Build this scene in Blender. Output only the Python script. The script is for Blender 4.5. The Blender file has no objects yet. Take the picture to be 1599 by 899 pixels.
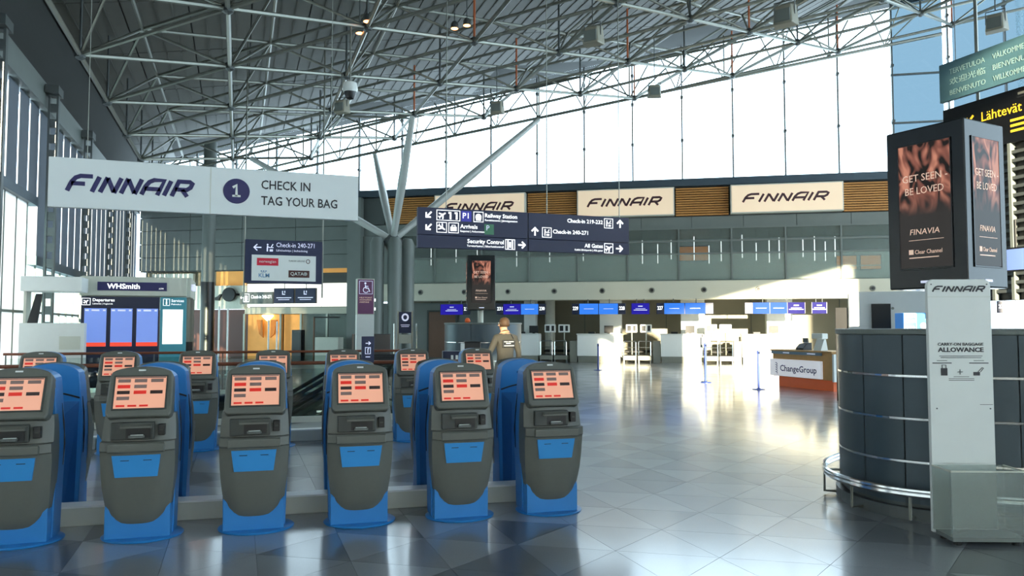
import bpy, bmesh, math, random
from mathutils import Vector, Matrix
random.seed(7)
scene = bpy.context.scene
COL = scene.collection
PI = math.pi

# ------------------------------------------------------------------ camera
HC = 1.65
cam_data = bpy.data.cameras.new('camera')
cam_data.sensor_fit = 'HORIZONTAL'
cam_data.sensor_width = 36.0
cam_data.lens = 36.0 * 1200.0 / 1599.0
cam_data.clip_end = 400
cam = bpy.data.objects.new('camera', cam_data)
COL.objects.link(cam)
cam.location = (0, 0, HC)
cam.rotation_euler = (math.radians(90 + 2.886), 0, math.radians(-19.585))
scene.camera = cam

# ------------------------------------------------------------------ world, sun, exposure
world = bpy.data.worlds.new('world')
scene.world = world
world.use_nodes = True
bg = world.node_tree.nodes['Background']
bg.inputs['Color'].default_value = (0.68, 0.86, 1.0, 1)
bg.inputs['Strength'].default_value = 5.6

SUN = Vector((0.25, 0.95, -0.15)).normalized()
sun_data = bpy.data.lights.new('sun', 'SUN')
sun_data.energy = 32.0
sun_data.angle = math.radians(0.6)
sun_data.color = (1.0, 0.86, 0.62)
sun = bpy.data.objects.new('sun', sun_data)
COL.objects.link(sun)
sun.location = (-10, -30, 20)
sun.rotation_euler = SUN.to_track_quat('-Z', 'Y').to_euler()

scene.view_settings.view_transform = 'Standard'
scene.view_settings.look = 'None'
scene.view_settings.gamma = 1.0
scene.view_settings.exposure = 0.08
scene.view_settings.use_curve_mapping = False

# ------------------------------------------------------------------ helpers
def C(h):
    h = h.lstrip('#')
    out = []
    for k in (0, 2, 4):
        c = int(h[k:k+2], 16) / 255
        out.append(c / 12.92 if c <= .04045 else ((c + .055) / 1.055) ** 2.4)
    return (*out, 1.0)

MATS = {}
def mat(name, col, rough=.5, metal=0., spec=.5, emit=0., ecol=None, var=.06, scale=8., bump=0., coat=0.):
    m = bpy.data.materials.new(name)
    m.use_nodes = True
    nt = m.node_tree
    b = nt.nodes['Principled BSDF']
    c = C(col) if isinstance(col, str) else (*col, 1)
    b.inputs['Roughness'].default_value = rough
    b.inputs['Metallic'].default_value = metal
    b.inputs['Specular IOR Level'].default_value = spec
    b.inputs['Coat Weight'].default_value = coat
    b.inputs['Base Color'].default_value = c
    if var > 0 or bump > 0:
        tc = nt.nodes.new('ShaderNodeTexCoord')
        nz = nt.nodes.new('ShaderNodeTexNoise')
        nz.inputs['Scale'].default_value = scale
        nz.inputs['Detail'].default_value = 3
        nt.links.new(tc.outputs['Object'], nz.inputs['Vector'])
        if var > 0:
            mx = nt.nodes.new('ShaderNodeMix'); mx.data_type = 'RGBA'
            mx.inputs[6].default_value = (*[x * (1 - var) for x in c[:3]], 1)
            mx.inputs[7].default_value = (*[min(1, x * (1 + var)) for x in c[:3]], 1)
            nt.links.new(nz.outputs['Fac'], mx.inputs[0])
            nt.links.new(mx.outputs[2], b.inputs['Base Color'])
        if bump > 0:
            bp = nt.nodes.new('ShaderNodeBump')
            bp.inputs['Strength'].default_value = bump
            bp.inputs['Distance'].default_value = .01
            nt.links.new(nz.outputs['Fac'], bp.inputs['Height'])
            nt.links.new(bp.outputs['Normal'], b.inputs['Normal'])
    if emit > 0:
        b.inputs['Emission Color'].default_value = C(ecol) if ecol else c
        b.inputs['Emission Strength'].default_value = emit
    MATS[name] = m
    return m

def glass(name, tint, gloss=.5, rough=.02):
    m = bpy.data.materials.new(name)
    m.use_nodes = True
    nt = m.node_tree
    nt.nodes.clear()
    out = nt.nodes.new('ShaderNodeOutputMaterial')
    tr = nt.nodes.new('ShaderNodeBsdfTransparent')
    tr.inputs[0].default_value = (*tint, 1)
    gl = nt.nodes.new('ShaderNodeBsdfGlossy')
    gl.inputs['Roughness'].default_value = rough
    gl.inputs['Color'].default_value = (gloss, gloss, gloss, 1)
    lw = nt.nodes.new('ShaderNodeLayerWeight')
    pw = nt.nodes.new('ShaderNodeMath'); pw.operation = 'POWER'; pw.inputs[1].default_value = 5
    nt.links.new(lw.outputs['Facing'], pw.inputs[0])
    fr = nt.nodes.new('ShaderNodeMath'); fr.operation = 'MULTIPLY_ADD'; fr.inputs[1].default_value = .9; fr.inputs[2].default_value = .035
    nt.links.new(pw.outputs[0], fr.inputs[0])
    mx = nt.nodes.new('ShaderNodeMixShader')
    nt.links.new(fr.outputs[0], mx.inputs[0])
    nt.links.new(tr.outputs[0], mx.inputs[1])
    nt.links.new(gl.outputs[0], mx.inputs[2])
    nt.links.new(mx.outputs[0], out.inputs[0])
    MATS[name] = m
    return m

def granite(name, col):
    m = mat(name, col, rough=.17, spec=1.0, var=0)
    nt = m.node_tree
    b = nt.nodes['Principled BSDF']
    c = C(col)
    tc = nt.nodes.new('ShaderNodeTexCoord')
    nz = nt.nodes.new('ShaderNodeTexNoise'); nz.inputs['Scale'].default_value = 90; nz.inputs['Detail'].default_value = 2
    n2 = nt.nodes.new('ShaderNodeTexNoise'); n2.inputs['Scale'].default_value = 2.2; n2.inputs['Detail'].default_value = 3
    geo = nt.nodes.new('ShaderNodeNewGeometry')
    nt.links.new(geo.outputs['Position'], nz.inputs['Vector'])
    nt.links.new(geo.outputs['Position'], n2.inputs['Vector'])
    ad = nt.nodes.new('ShaderNodeMath'); ad.operation = 'ADD'
    nt.links.new(nz.outputs['Fac'], ad.inputs[0]); nt.links.new(n2.outputs['Fac'], ad.inputs[1])
    rp = nt.nodes.new('ShaderNodeValToRGB')
    rp.color_ramp.elements[0].position = .35; rp.color_ramp.elements[0].color = (*[x * .87 for x in c[:3]], 1)
    rp.color_ramp.elements[1].position = .75; rp.color_ramp.elements[1].color = (*[x * 1.13 for x in c[:3]], 1)
    hf = nt.nodes.new('ShaderNodeMath'); hf.operation = 'MULTIPLY'; hf.inputs[1].default_value = .5
    nt.links.new(ad.outputs[0], hf.inputs[0]); nt.links.new(hf.outputs[0], rp.inputs[0])
    nt.links.new(rp.outputs[0], b.inputs['Base Color'])
    b.inputs['Roughness'].default_value = .3
    b.inputs['Coat Weight'].default_value = .75; b.inputs['Coat Roughness'].default_value = .13; b.inputs['Coat IOR'].default_value = 1.6
    return m

class MB:
    def __init__(s):
        s.v = []; s.f = []; s.m = []; s.cur = 0
    def add(s, vs, fs):
        n = len(s.v)
        s.v += [tuple(v) for v in vs]
        s.f += [tuple(i + n for i in f) for f in fs]
        s.m += [s.cur] * len(fs)
        return s
    def box(s, x0, x1, y0, y1, z0, z1):
        return s.add([(x0,y0,z0),(x1,y0,z0),(x1,y1,z0),(x0,y1,z0),(x0,y0,z1),(x1,y0,z1),(x1,y1,z1),(x0,y1,z1)],
                     [(0,3,2,1),(4,5,6,7),(0,1,5,4),(1,2,6,5),(2,3,7,6),(3,0,4,7)])
    def cbox(s, cx, cy, cz, sx, sy, sz):
        return s.box(cx-sx/2, cx+sx/2, cy-sy/2, cy+sy/2, cz-sz/2, cz+sz/2)
    def tube(s, p0, p1, r, r2=None, seg=8):
        p0 = Vector(p0); p1 = Vector(p1); r2 = r if r2 is None else r2
        d = (p1 - p0).normalized()
        a = d.orthogonal().normalized(); b = d.cross(a)
        vs = []
        for p, q in ((p0, r), (p1, r2)):
            for k in range(seg):
                t = 2 * PI * k / seg
                vs.append(p + a * (q * math.cos(t)) + b * (q * math.sin(t)))
        fs = [(k, (k+1) % seg, seg + (k+1) % seg, seg + k) for k in range(seg)]
        fs += [tuple(range(seg-1, -1, -1)), tuple(range(seg, 2*seg))]
        return s.add(vs, fs)
    def path(s, pts, r, seg=6):
        pts = [Vector(p) for p in pts]
        n = len(pts); vs = []; ref = None
        for i, p in enumerate(pts):
            d = (pts[min(i+1, n-1)] - pts[max(i-1, 0)]).normalized()
            if ref is None: ref = d.orthogonal().normalized()
            a = (ref - d * ref.dot(d)).normalized(); ref = a; b = d.cross(a)
            for k in range(seg):
                t = 2 * PI * k / seg
                vs.append(p + a * (r * math.cos(t)) + b * (r * math.sin(t)))
        fs = [(i*seg+k, i*seg+(k+1) % seg, (i+1)*seg+(k+1) % seg, (i+1)*seg+k) for i in range(n-1) for k in range(seg)]
        fs += [tuple(range(seg-1, -1, -1)), tuple(range((n-1)*seg, n*seg))]
        return s.add(vs, fs)
    def prism_xz(s, pts, y0, y1):
        n = len(pts)
        vs = [(x, y0, z) for x, z in pts] + [(x, y1, z) for x, z in pts]
        fs = [tuple(range(n)), tuple(range(2*n-1, n-1, -1))] + [(k, n+k, n+(k+1) % n, (k+1) % n) for k in range(n)]
        return s.add(vs, fs)
    def prism_xy(s, pts, z0, z1):
        n = len(pts)
        vs = [(x, y, z0) for x, y in pts] + [(x, y, z1) for x, y in pts]
        fs = [tuple(range(n-1, -1, -1)), tuple(range(n, 2*n))] + [(k, (k+1) % n, n+(k+1) % n, n+k) for k in range(n)]
        return s.add(vs, fs)
    def prism_yz(s, pts, x0, x1):
        n = len(pts)
        vs = [(x0, y, z) for y, z in pts] + [(x1, y, z) for y, z in pts]
        fs = [tuple(range(n-1, -1, -1)), tuple(range(n, 2*n))] + [(k, (k+1) % n, n+(k+1) % n, n+k) for k in range(n)]
        return s.add(vs, fs)
    def lathe(s, prof, seg=20, c=(0, 0), sx=1, sy=1):
        vs = []
        for r, z in prof:
            for k in range(seg):
                t = 2 * PI * k / seg
                vs.append((c[0] + sx * r * math.cos(t), c[1] + sy * r * math.sin(t), z))
        n = len(prof)
        fs = [(i*seg+k, i*seg+(k+1) % seg, (i+1)*seg+(k+1) % seg, (i+1)*seg+k) for i in range(n-1) for k in range(seg)]
        fs += [tuple(range(seg-1, -1, -1)), tuple(range((n-1)*seg, n*seg))]
        return s.add(vs, fs)
    def stroke(s, pts, w, y=0., t=.004, closed=False):
        # a ribbon of width w along pts (x,z), front at y-t
        P = [Vector((p[0], p[1])) for p in pts]
        n = len(P); L = []; R = []
        for i in range(n):
            a = P[i] - P[i-1] if (i > 0 or closed) else P[1] - P[0]
            b = P[(i+1) % n] - P[i] if (i < n-1 or closed) else P[-1] - P[-2]
            a = a.normalized(); b = b.normalized()
            na = Vector((-a.y, a.x)); nb = Vector((-b.y, b.x))
            m = na + nb
            if m.length < .2: m = na
            m.normalize()
            k = w / 2 / max(.8, m.dot(na))
            L.append(P[i] + m * k); R.append(P[i] - m * k)
        rng = range(n if closed else n - 1)
        for i in rng:
            j = (i + 1) % n
            q = [R[i], R[j], L[j], L[i]]
            s.prism_xz([(v.x, v.y) for v in q], y - t, y)
        return s
    def frame_xz(s, x0, x1, z0, z1, w, y0, y1):
        s.box(x0, x1, y0, y1, z0, z0+w); s.box(x0, x1, y0, y1, z1-w, z1)
        s.box(x0, x0+w, y0, y1, z0+w, z1-w); s.box(x1-w, x1, y0, y1, z0+w, z1-w)
        return s
    def disc_xz(s, cx, cz, r, y0, y1, seg=24, r2=None):
        return s.prism_xz([(cx + r*math.cos(2*PI*k/seg), cz + (r2 or r)*math.sin(2*PI*k/seg)) for k in range(seg)], y0, y1)
    def xf(s, M):
        s.v = [tuple(M @ Vector(v)) for v in s.v]
        return s
    def build(s, name, m, parent=None, loc=None, rz=0, smooth=False, bevel=0, recalc=True):
        me = bpy.data.meshes.new(name)
        me.from_pydata(s.v, [], s.f)
        if recalc:
            bm = bmesh.new(); bm.from_mesh(me)
            bmesh.ops.recalc_face_normals(bm, faces=bm.faces)
            bm.to_mesh(me); bm.free()
        ms = m if isinstance(m, (list, tuple)) else [m]
        for q in ms: me.materials.append(MATS[q] if isinstance(q, str) else q)
        if len(ms) > 1: me.polygons.foreach_set('material_index', s.m)
        if smooth:
            me.polygons.foreach_set('use_smooth', [True] * len(me.polygons))
            if smooth == 'auto': me.set_sharp_from_angle(angle=math.radians(38))
        o = bpy.data.objects.new(name, me)
        COL.objects.link(o)
        if parent: o.parent = parent
        if loc is not None: o.location = loc
        o.rotation_euler.z = rz
        if bevel:
            bv = o.modifiers.new('bevel', 'BEVEL'); bv.width = bevel; bv.segments = 2; bv.limit_method = 'ANGLE'
        return o

def split_build(mb, name, m, parent, gap=.025):
    # one object per icon: pieces whose boxes nearly touch belong together
    n = len(mb.v); par = list(range(n))
    def find(a):
        while par[a] != a: par[a] = par[par[a]]; a = par[a]
        return a
    for f in mb.f:
        for q in f[1:]: par[find(q)] = find(f[0])
    comps = {}
    for f in mb.f: comps.setdefault(find(f[0]), []).append(f)
    cl = []
    for fs in comps.values():
        ids = {q for f in fs for q in f}
        xs = [mb.v[q][0] for q in ids]; zs = [mb.v[q][2] for q in ids]
        cl.append([min(xs), max(xs), min(zs), max(zs), list(fs)])
    go = True
    while go:
        go = False
        for a in range(len(cl)):
            for b in range(a+1, len(cl)):
                A, B = cl[a], cl[b]
                if A[0]-gap < B[1] and B[0]-gap < A[1] and A[2]-gap < B[3] and B[2]-gap < A[3]:
                    cl[a] = [min(A[0], B[0]), max(A[1], B[1]), min(A[2], B[2]), max(A[3], B[3]), A[4]+B[4]]
                    del cl[b]; go = True; break
            if go: break
    for c in cl:
        q = MB()
        for f in c[4]: q.add([mb.v[k] for k in f], [tuple(range(len(f)))])
        q.build(name, m, parent)
def tag(o, label, cat, group=None):
    o['label'] = label; o['category'] = cat
    if group: o['group'] = group
    return o
def struct(o, label=None):
    o['kind'] = 'structure'
    if label: o['label'] = label
    return o
def empty(name, loc=(0, 0, 0), rz=0.):
    o = bpy.data.objects.new(name, None)
    o.empty_display_size = .2
    COL.objects.link(o)
    o.location = loc; o.rotation_euler.z = rz
    return o
def thing(name, label, cat, loc=(0, 0, 0), rz=0., group=None):
    return tag(empty(name, loc, rz), label, cat, group)
def dup(root, loc, rz, label=None, group=None):
    r = root.copy(); COL.objects.link(r); r.location = loc; r.rotation_euler.z = rz
    if label: r['label'] = label
    if group: r['group'] = group
    for ch in root.children:
        c = ch.copy(); COL.objects.link(c); c.parent = r
        for g in ch.children:
            d = g.copy(); COL.objects.link(d); d.parent = c
    return r

def text(parent, body, x, z, h, m, y=0., align='LEFT', bold=0., shear=0., width=None, name='lettering', t=.002, M=None, space=1.):
    cu = bpy.data.curves.new('txt', 'FONT')
    cu.body = body; cu.size = h / .72; cu.align_x = 'LEFT'
    cu.extrude = t / 2; cu.offset = bold * h; cu.shear = shear; cu.resolution_u = 2
    cu.space_character = space
    ob = bpy.data.objects.new('txt', cu)
    me = bpy.data.meshes.new_from_object(ob)
    bpy.data.objects.remove(ob); bpy.data.curves.remove(cu)
    xs = [v.co.x for v in me.vertices]
    if not xs: return None
    x0, x1 = min(xs), max(xs)
    sx = 1. if width is None else width / (x1 - x0)
    w = (x1 - x0) * sx
    ox = {'LEFT': 0, 'CENTER': -w / 2, 'RIGHT': -w}[align]
    for v in me.vertices:
        c = Vector((x + ox + (v.co.x - x0) * sx, y - (v.co.z + t / 2), z + v.co.y))
        v.co = M @ c if M else c
    me.name = name
    me.materials.clear(); me.materials.append(MATS[m])
    o = bpy.data.objects.new(name, me); COL.objects.link(o); o.parent = parent
    return o

# airline wordmark drawn with strokes: glyphs on a unit-high grid
GL = {
 'F': (.98, [[(0, 0), (0, .6), (.1, .88), (.32, 1), (1.0, 1)], [(0, .5), (.78, .5)]]),
 'I': (.0, [[(0, 0), (0, 1)]]),
 'N': (.78, [[(0, 0), (0, 1)], [(.02, .96), (.76, .04)], [(.78, 0), (.78, 1)]]),
 'A': (.92, [[(0, 0), (0, .55), (.1, .86), (.32, 1), (.92, 1), (.92, 0)], [(0, .4), (.92, .4)]]),
 'R': (.86, [[(0, 0), (0, 1), (.66, 1), (.86, .88), (.86, .62), (.7, .46), (0, .46)], [(.42, .46), (.92, 0)]]),
}
def wordmark(parent, x, z, w, h, m, y=0., M=None, name='lettering'):
    mb = MB(); cx = 0; sh = .42; st = .215; gap = .40
    tmp = []
    for ch in 'FINNAIR':
        wd, strokes = GL[ch]
        for p in strokes: tmp.append([(cx + a + sh * b, b) for a, b in p])
        cx += wd + gap + (.06 if ch == 'I' else 0)
    X1 = max(p[0] for q in tmp for p in q) + st / 2
    k = w / X1
    for q in tmp:
        mb.stroke([(x + a * k, z + st * h / 2 + b * h * (1 - st)) for a, b in q], st * h, y=y, t=.003)
    if M: mb.xf(M)
    return mb.build(name, m, parent)

# ------------------------------------------------------------------ materials
granite('granite_light', '#868a8e'); granite('granite_mid', '#707478'); granite('granite_dark', '#53575c')
mat('joint', '#55575a', .6)
mat('ceil', '#5a5a54', .55, var=.12, scale=2.5, bump=.2)
mat('ceil_gap', '#3c3e3d', .8)
mat('steel', '#86887f', .34, metal=.6, var=.08)
mat('steel_dark', '#5b605f', .45, metal=.4)
mat('sunlit_post', '#c4683c', .5)  # warm low sunlight put into the colour of some truss posts
mat('strut', '#b4b8b4', .4, metal=.1)
mat('clad', '#6f7672', .5, metal=.1, var=.08, scale=2)
mat('clad_dark', '#474d4b', .6)
mat('sillm', '#42505a', .5, metal=.3)
mat('fascia', '#c9c7b4', .5, var=.04, scale=1.5)
mat('wood', '#b8803f', .5, var=.25, scale=14)
mat('wood_back', '#3c2813', .8)
mat('rail_wood', '#6e3a22', .4, var=.2, scale=20)
mat('recess', '#84806c', .55, var=.1, scale=1.2)
mat('white', '#dfe3df', .5, var=.03)
mat('white_gloss', '#e9ece8', .3, var=.02)
mat('banner', '#dfe6e6', .55, var=.02)
mat('offwhite', '#c9ccbf', .5, var=.04)
mat('black', '#0c0d0f', .35)
mat('gloss_black', '#12181a', .2, spec=.35)
mat('dark', '#1c1e20', .5)
mat('navy', '#232a4a', .5, emit=.05)
mat('navy_ink', '#26245c', .5, var=0)
mat('ink', '#23232b', .5, var=0)
mat('glow_white', '#ffffff', .5, emit=1.1, var=0)
mat('glow_soft', '#d8dcf4', .5, emit=.55, var=0)
mat('purple', '#6a3c62', .5, emit=.06)
mat('kgrey', '#60625b', .42, var=.05, scale=30, bump=.03)
mat('kgrey_dark', '#3c3f3b', .5)
mat('kblue', '#2a7cc0', .38, var=.05)
mat('kblue_dark', '#1d5f9c', .45)
mat('kscreen', '#d89f88', .25, emit=.5, ecol='#f0a888', var=.05, scale=4)
mat('btn_grey', '#7c6660', .4, emit=.18, var=0)
mat('btn_red', '#c8281e', .4, emit=.5, var=0)
mat('btn_dark', '#3a2a28', .4, emit=.08, var=0)
mat('label_blue', '#2f8ccf', .45, var=.03)
mat('blue_screen', '#0c1c40', .6, spec=.1, emit=.95, ecol='#3b86f5', var=0)
mat('violet_screen', '#0c0a30', .6, spec=.1, emit=.8, ecol='#2a22b0', var=0)
mat('dep_screen', '#7d97dc', .3, emit=.55, ecol='#6f8ad8', var=.1, scale=3)
mat('dep_red', '#e4452c', .3, emit=.8, var=0)
mat('dep_navy', '#141c3c', .4)
mat('teal', '#3f8c9c', .4, emit=.12)
mat('teal_sign', '#4a6f79', .5, var=.04)
mat('teal_text', '#8fb0ad', .5, var=0)
mat('lightbox', '#e8d2b6', .5, emit=.42, ecol='#f2d3b0', var=.08, scale=.8)
mat('maroon_ink', '#452a2e', .5, var=0)
mat('warm_wall', '#d9a45c', .6, emit=.35, ecol='#e0953e', var=.2, scale=2)  # glow stands in for warm lamplight on the shop interiors
mat('warm_lamp', '#fff0c8', .5, emit=4., var=0)
mat('orange', '#c8761c', .5, emit=.15)
mat('amber_text', '#f0c02a', .5, emit=.8, var=0)
mat('panel_light', '#f4f4ec', .5, emit=1.3, var=0)
mat('drum', '#46535a', .4, metal=.25, var=.1, scale=3)
mat('chrome', '#d5d8d8', .15, metal=1., var=0)
mat('red', '#c01c38', .5, emit=.15, var=0)
mat('maroon', '#4a2620', .5, emit=.05, var=0)
mat('klm', '#5f8fb8', .5, var=0)
mat('ad_text', '#e6c3ae', .5, emit=.5, var=0)
mat('green_box', '#3f7a5c', .5, emit=.1, var=0)
mat('blue_box', '#3b3ba4', .5, emit=.25, var=0)
mat('atm_blue', '#2c76c0', .4, emit=.45, var=0)
mat('cg_wood', '#b88a4a', .45, var=.15, scale=10)
mat('cg_orange', '#d8622c', .5, emit=.1)
mat('cg_grey', '#6f8798', .5)
mat('stan_blue', '#27408c', .4, metal=.2)
mat('skin', '#c89a7e', .5, var=.06)
mat('hair', '#4a3624', .7, var=.2, scale=60)
mat('shirt', '#3f3e39', .85, var=.12, scale=40, bump=.2)
mat('trousers', '#1c1d22', .85, var=.1, scale=40)
mat('leather', '#0f0f10', .4)
mat('door_brown', '#6a4a36', .5, var=.1)
mat('speaker_box', '#8f8c7c', .55)
mat('rubber', '#151515', .7)
mat('lamp_orange', '#ffb27a', .4, emit=9., ecol='#ff9a5a', var=0)
mat('concrete', '#777a78', .8, var=.1, scale=2)
glass('clear', (.985, .99, .99), .9)
glass('pane', (.965, .985, .985), .8)
glass('blue_glass', (.27, .325, .355), .5)
glass('solar', (.62, .62, .6), .4)
glass('low_glass', (.86, .93, .88), .3)
glass('acrylic', (.82, .87, .85), .8)

def blind(name, col):
    m = bpy.data.materials.new(name); m.use_nodes = True
    nt = m.node_tree; nt.nodes.clear()
    out = nt.nodes.new('ShaderNodeOutputMaterial'); ad = nt.nodes.new('ShaderNodeAddShader')
    tl = nt.nodes.new('ShaderNodeBsdfTranslucent'); df = nt.nodes.new('ShaderNodeBsdfDiffuse')
    wv = nt.nodes.new('ShaderNodeTexNoise'); wv.inputs['Scale'].default_value = 3
    mx = nt.nodes.new('ShaderNodeMix'); mx.data_type = 'RGBA'
    mx.inputs[6].default_value = (*[c*.85 for c in col], 1); mx.inputs[7].default_value = (*[min(.9, c*1.15) for c in col], 1)
    nt.links.new(wv.outputs[0], mx.inputs[0]); nt.links.new(mx.outputs[2], tl.inputs[0])
    df.inputs[0].default_value = (*[min(.5, c*2) for c in col], 1)
    nt.links.new(tl.outputs[0], ad.inputs[0]); nt.links.new(df.outputs[0], ad.inputs[1]); nt.links.new(ad.outputs[0], out.inputs[0])
    MATS[name] = m
blind('blind_grey', (.066, .074, .084))
blind('added_blind', (.36, .36, .35))  # translucent sheets added to spread fill light and stop direct sun
def frosted(name='frosted', mix=.2, col=(.5, .55, .52)):
    m = bpy.data.materials.new(name); m.use_nodes = True
    nt = m.node_tree; nt.nodes.clear()
    out = nt.nodes.new('ShaderNodeOutputMaterial'); mx = nt.nodes.new('ShaderNodeMixShader'); mx.inputs[0].default_value = mix
    tr = nt.nodes.new('ShaderNodeBsdfTransparent'); tr.inputs[0].default_value = (.93, .95, .94, 1)
    pr = nt.nodes.new('ShaderNodeBsdfPrincipled'); pr.inputs['Base Color'].default_value = (*col, 1); pr.inputs['Roughness'].default_value = .3
    nz = nt.nodes.new('ShaderNodeTexNoise'); nz.inputs['Scale'].default_value = 12
    mr = nt.nodes.new('ShaderNodeMapRange'); mr.inputs[3].default_value = .25; mr.inputs[4].default_value = .4
    nt.links.new(nz.outputs[0], mr.inputs[0]); nt.links.new(mr.outputs[0], pr.inputs['Roughness'])
    nt.links.new(tr.outputs[0], mx.inputs[1]); nt.links.new(pr.outputs[0], mx.inputs[2]); nt.links.new(mx.outputs[0], out.inputs[0])
    MATS[name] = m
frosted()
frosted('balu', .24, (.55, .66, .58))
frosted('green_glass', .12, (.42, .5, .46))
def flame_mat():
    m = mat('flame', '#15110f', .35, spec=.15, var=0)
    nt = m.node_tree; b = nt.nodes['Principled BSDF']
    tc = nt.nodes.new('ShaderNodeTexCoord')
    sep = nt.nodes.new('ShaderNodeSeparateXYZ'); nt.links.new(tc.outputs['Generated'], sep.inputs[0])
    mp = nt.nodes.new('ShaderNodeMapping'); mp.inputs['Scale'].default_value = (1.3, 1.3, 1.5); mp.inputs['Rotation'].default_value = (.3, .5, .2)
    nt.links.new(tc.outputs['Generated'], mp.inputs[0])
    nz = nt.nodes.new('ShaderNodeTexNoise'); nz.inputs['Scale'].default_value = 2.6; nz.inputs['Detail'].default_value = 1.2; nz.inputs['Distortion'].default_value = 1.6
    nt.links.new(mp.outputs[0], nz.inputs['Vector'])
    r1 = nt.nodes.new('ShaderNodeValToRGB')
    e = r1.color_ramp.elements
    e[0].position = .38; e[0].color = (.012, .01, .009, 1)
    e[1].position = .66; e[1].color = (.62, .26, .17, 1)
    x = e.new(.52); x.color = (.28, .10, .07, 1)
    nt.links.new(nz.outputs['Fac'], r1.inputs[0])
    rz = nt.nodes.new('ShaderNodeMapRange'); rz.inputs[1].default_value = .42; rz.inputs[2].default_value = .6
    nt.links.new(sep.outputs[2], rz.inputs[0])
    mx = nt.nodes.new('ShaderNodeMix'); mx.data_type = 'RGBA'
    mx.inputs[6].default_value = (.035, .032, .03, 1)
    nt.links.new(rz.outputs[0], mx.inputs[0]); nt.links.new(r1.outputs[0], mx.inputs[7])
    nt.links.new(mx.outputs[2], b.inputs['Emission Color'])
    b.inputs['Emission Strength'].default_value = .9
flame_mat()

# ------------------------------------------------------------------ the hall: layout numbers
XL, XR, YB = -5.0, 31.0, -14.0
FP = Vector((13.3, 33.5)); FA = math.radians(-31.0)
FD = Vector((math.cos(FA), math.sin(FA))); FN = Vector((math.sin(FA), -math.cos(FA)))   # FN points into the hall
def fpos(s, off=0., z=0.):
    p = FP + FD * s + FN * off
    return (p.x, p.y, z)
def fy(x): return FP.y + (x - FP.x) / FD.x * FD.y
def roofz(x): return 9.05 + .18 * x
S0, S1 = -21.35, 20.6

# floor with the stairwell opening, and its triangular granite tiles
HX0, HX1, HY0, HY1 = -4.6, 3.3, 14.3, 19.9
flo = MB()
zt = -.012
ys = fy(XL) + 6
for a, b, c, d in ((XL-.5, XR+.5, YB-.5, HY0), (XL-.5, HX0, HY0, HY1), (HX1, XR+.5, HY0, HY1), (XL-.5, XR+.5, HY1, ys)):
    flo.box(a, b, c, d, -.35, zt)
floor = struct(flo.build('floor', 'joint'), 'polished grey granite floor of triangular tiles')
TA, TC = .80, .625
def tri_mesh(name, up, m):
    g = .0014
    if up: p = [(0, -TA/2), (0, TA/2), (TC, 0)]
    else: p = [(0, 0), (TC, -TA/2), (TC, TA/2)]
    c = Vector((sum(q[0] for q in p)/3, sum(q[1] for q in p)/3))
    pts = []
    for q in p:
        v = Vector(q) - c
        pts.append(c + v * (1 - g * 2 / v.length))
    if (pts[1]-pts[0]).cross(pts[2]-pts[0]) < 0: pts.reverse()
    return pts
tones = ['granite_light', 'granite_mid', 'granite_dark']
cy, sy_ = math.cos(math.radians(19.585)), math.sin(math.radians(19.585))
alltiles = []
for ci in range(-13, 46):
    X = 2.65 + TC * ci
    if X < XL or X > XR: continue
    for ri in range(-6, 62):
        for up in (0, 1):
            yb = 5.17 + TA * ri + (TA/2 if ci % 2 else 0)
            cyy = yb if up else yb + 0
            # up: base edge on column X centred at yb+TA/2, apex on next column; down: apex on this column
            yy = yb + TA/2 if up else yb
            if yy < 1.0 or yy > fy(X) + 2.6: continue
            if HX0 - .62 < X < HX1 and HY0 - .45 < yy < HY1 + .45: continue
            q = (ci * 7 + ri * 13 + up * 5 + (ci * ri) % 7)
            tone = random.choice((0, 0, 1, 2)) if up else random.choice((0, 1, 1, 2))
            cx = X * cy - yy * sy_; cz = X * sy_ + yy * cy
            vis = cz > 3 and abs(cx / cz) < .72 and (HC / cz * 1200 < 420)
            alltiles.append((cz if vis else 1e3 + cz, X, yy, up, tone))
alltiles.sort()
tri_cache = {}
for cz, X, yy, up, tone in alltiles[:300]:
    k = (up, tone)
    if k not in tri_cache:
        pts = tri_mesh('tile', up, tone)
        o = MB().prism_xy([(p.x, p.y) for p in pts], -.03, 0).build('tile', tones[tone], floor)
        tri_cache[k] = o.data
    else:
        o = bpy.data.objects.new('tile', tri_cache[k]); COL.objects.link(o); o.parent = floor
    o.location = (X, yy, 0)
mb = MB()
for cz, X, yy, up, tone in alltiles[300:]:
    pts = tri_mesh('t', up, tone)
    mb.cur = tone
    mb.add([(X + p.x, yy + p.y, 0) for p in pts], [(0, 1, 2)])
o = mb.build('tiles', tones, floor, recalc=False); o['kind'] = 'stuff'
# stairwell below the opening
mb = MB()
mb.box(HX0-.2, HX1+.2, HY0-.15, HY0, -4.2, -.02); mb.box(HX0-.2, HX1+.2, HY1, HY1+.15, -4.2, -.02)
mb.box(HX0-.2, HX0, HY0, HY1, -4.2, -.02); mb.box(HX1, HX1+.2, HY0, HY1, -4.2, -.02); mb.box(HX0-.2, HX1+.2, HY0-.15, HY1+.15, -4.4, -4.2)
struct(mb.build('stairwell', 'concrete'), 'concrete stairwell under the floor opening')

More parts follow.
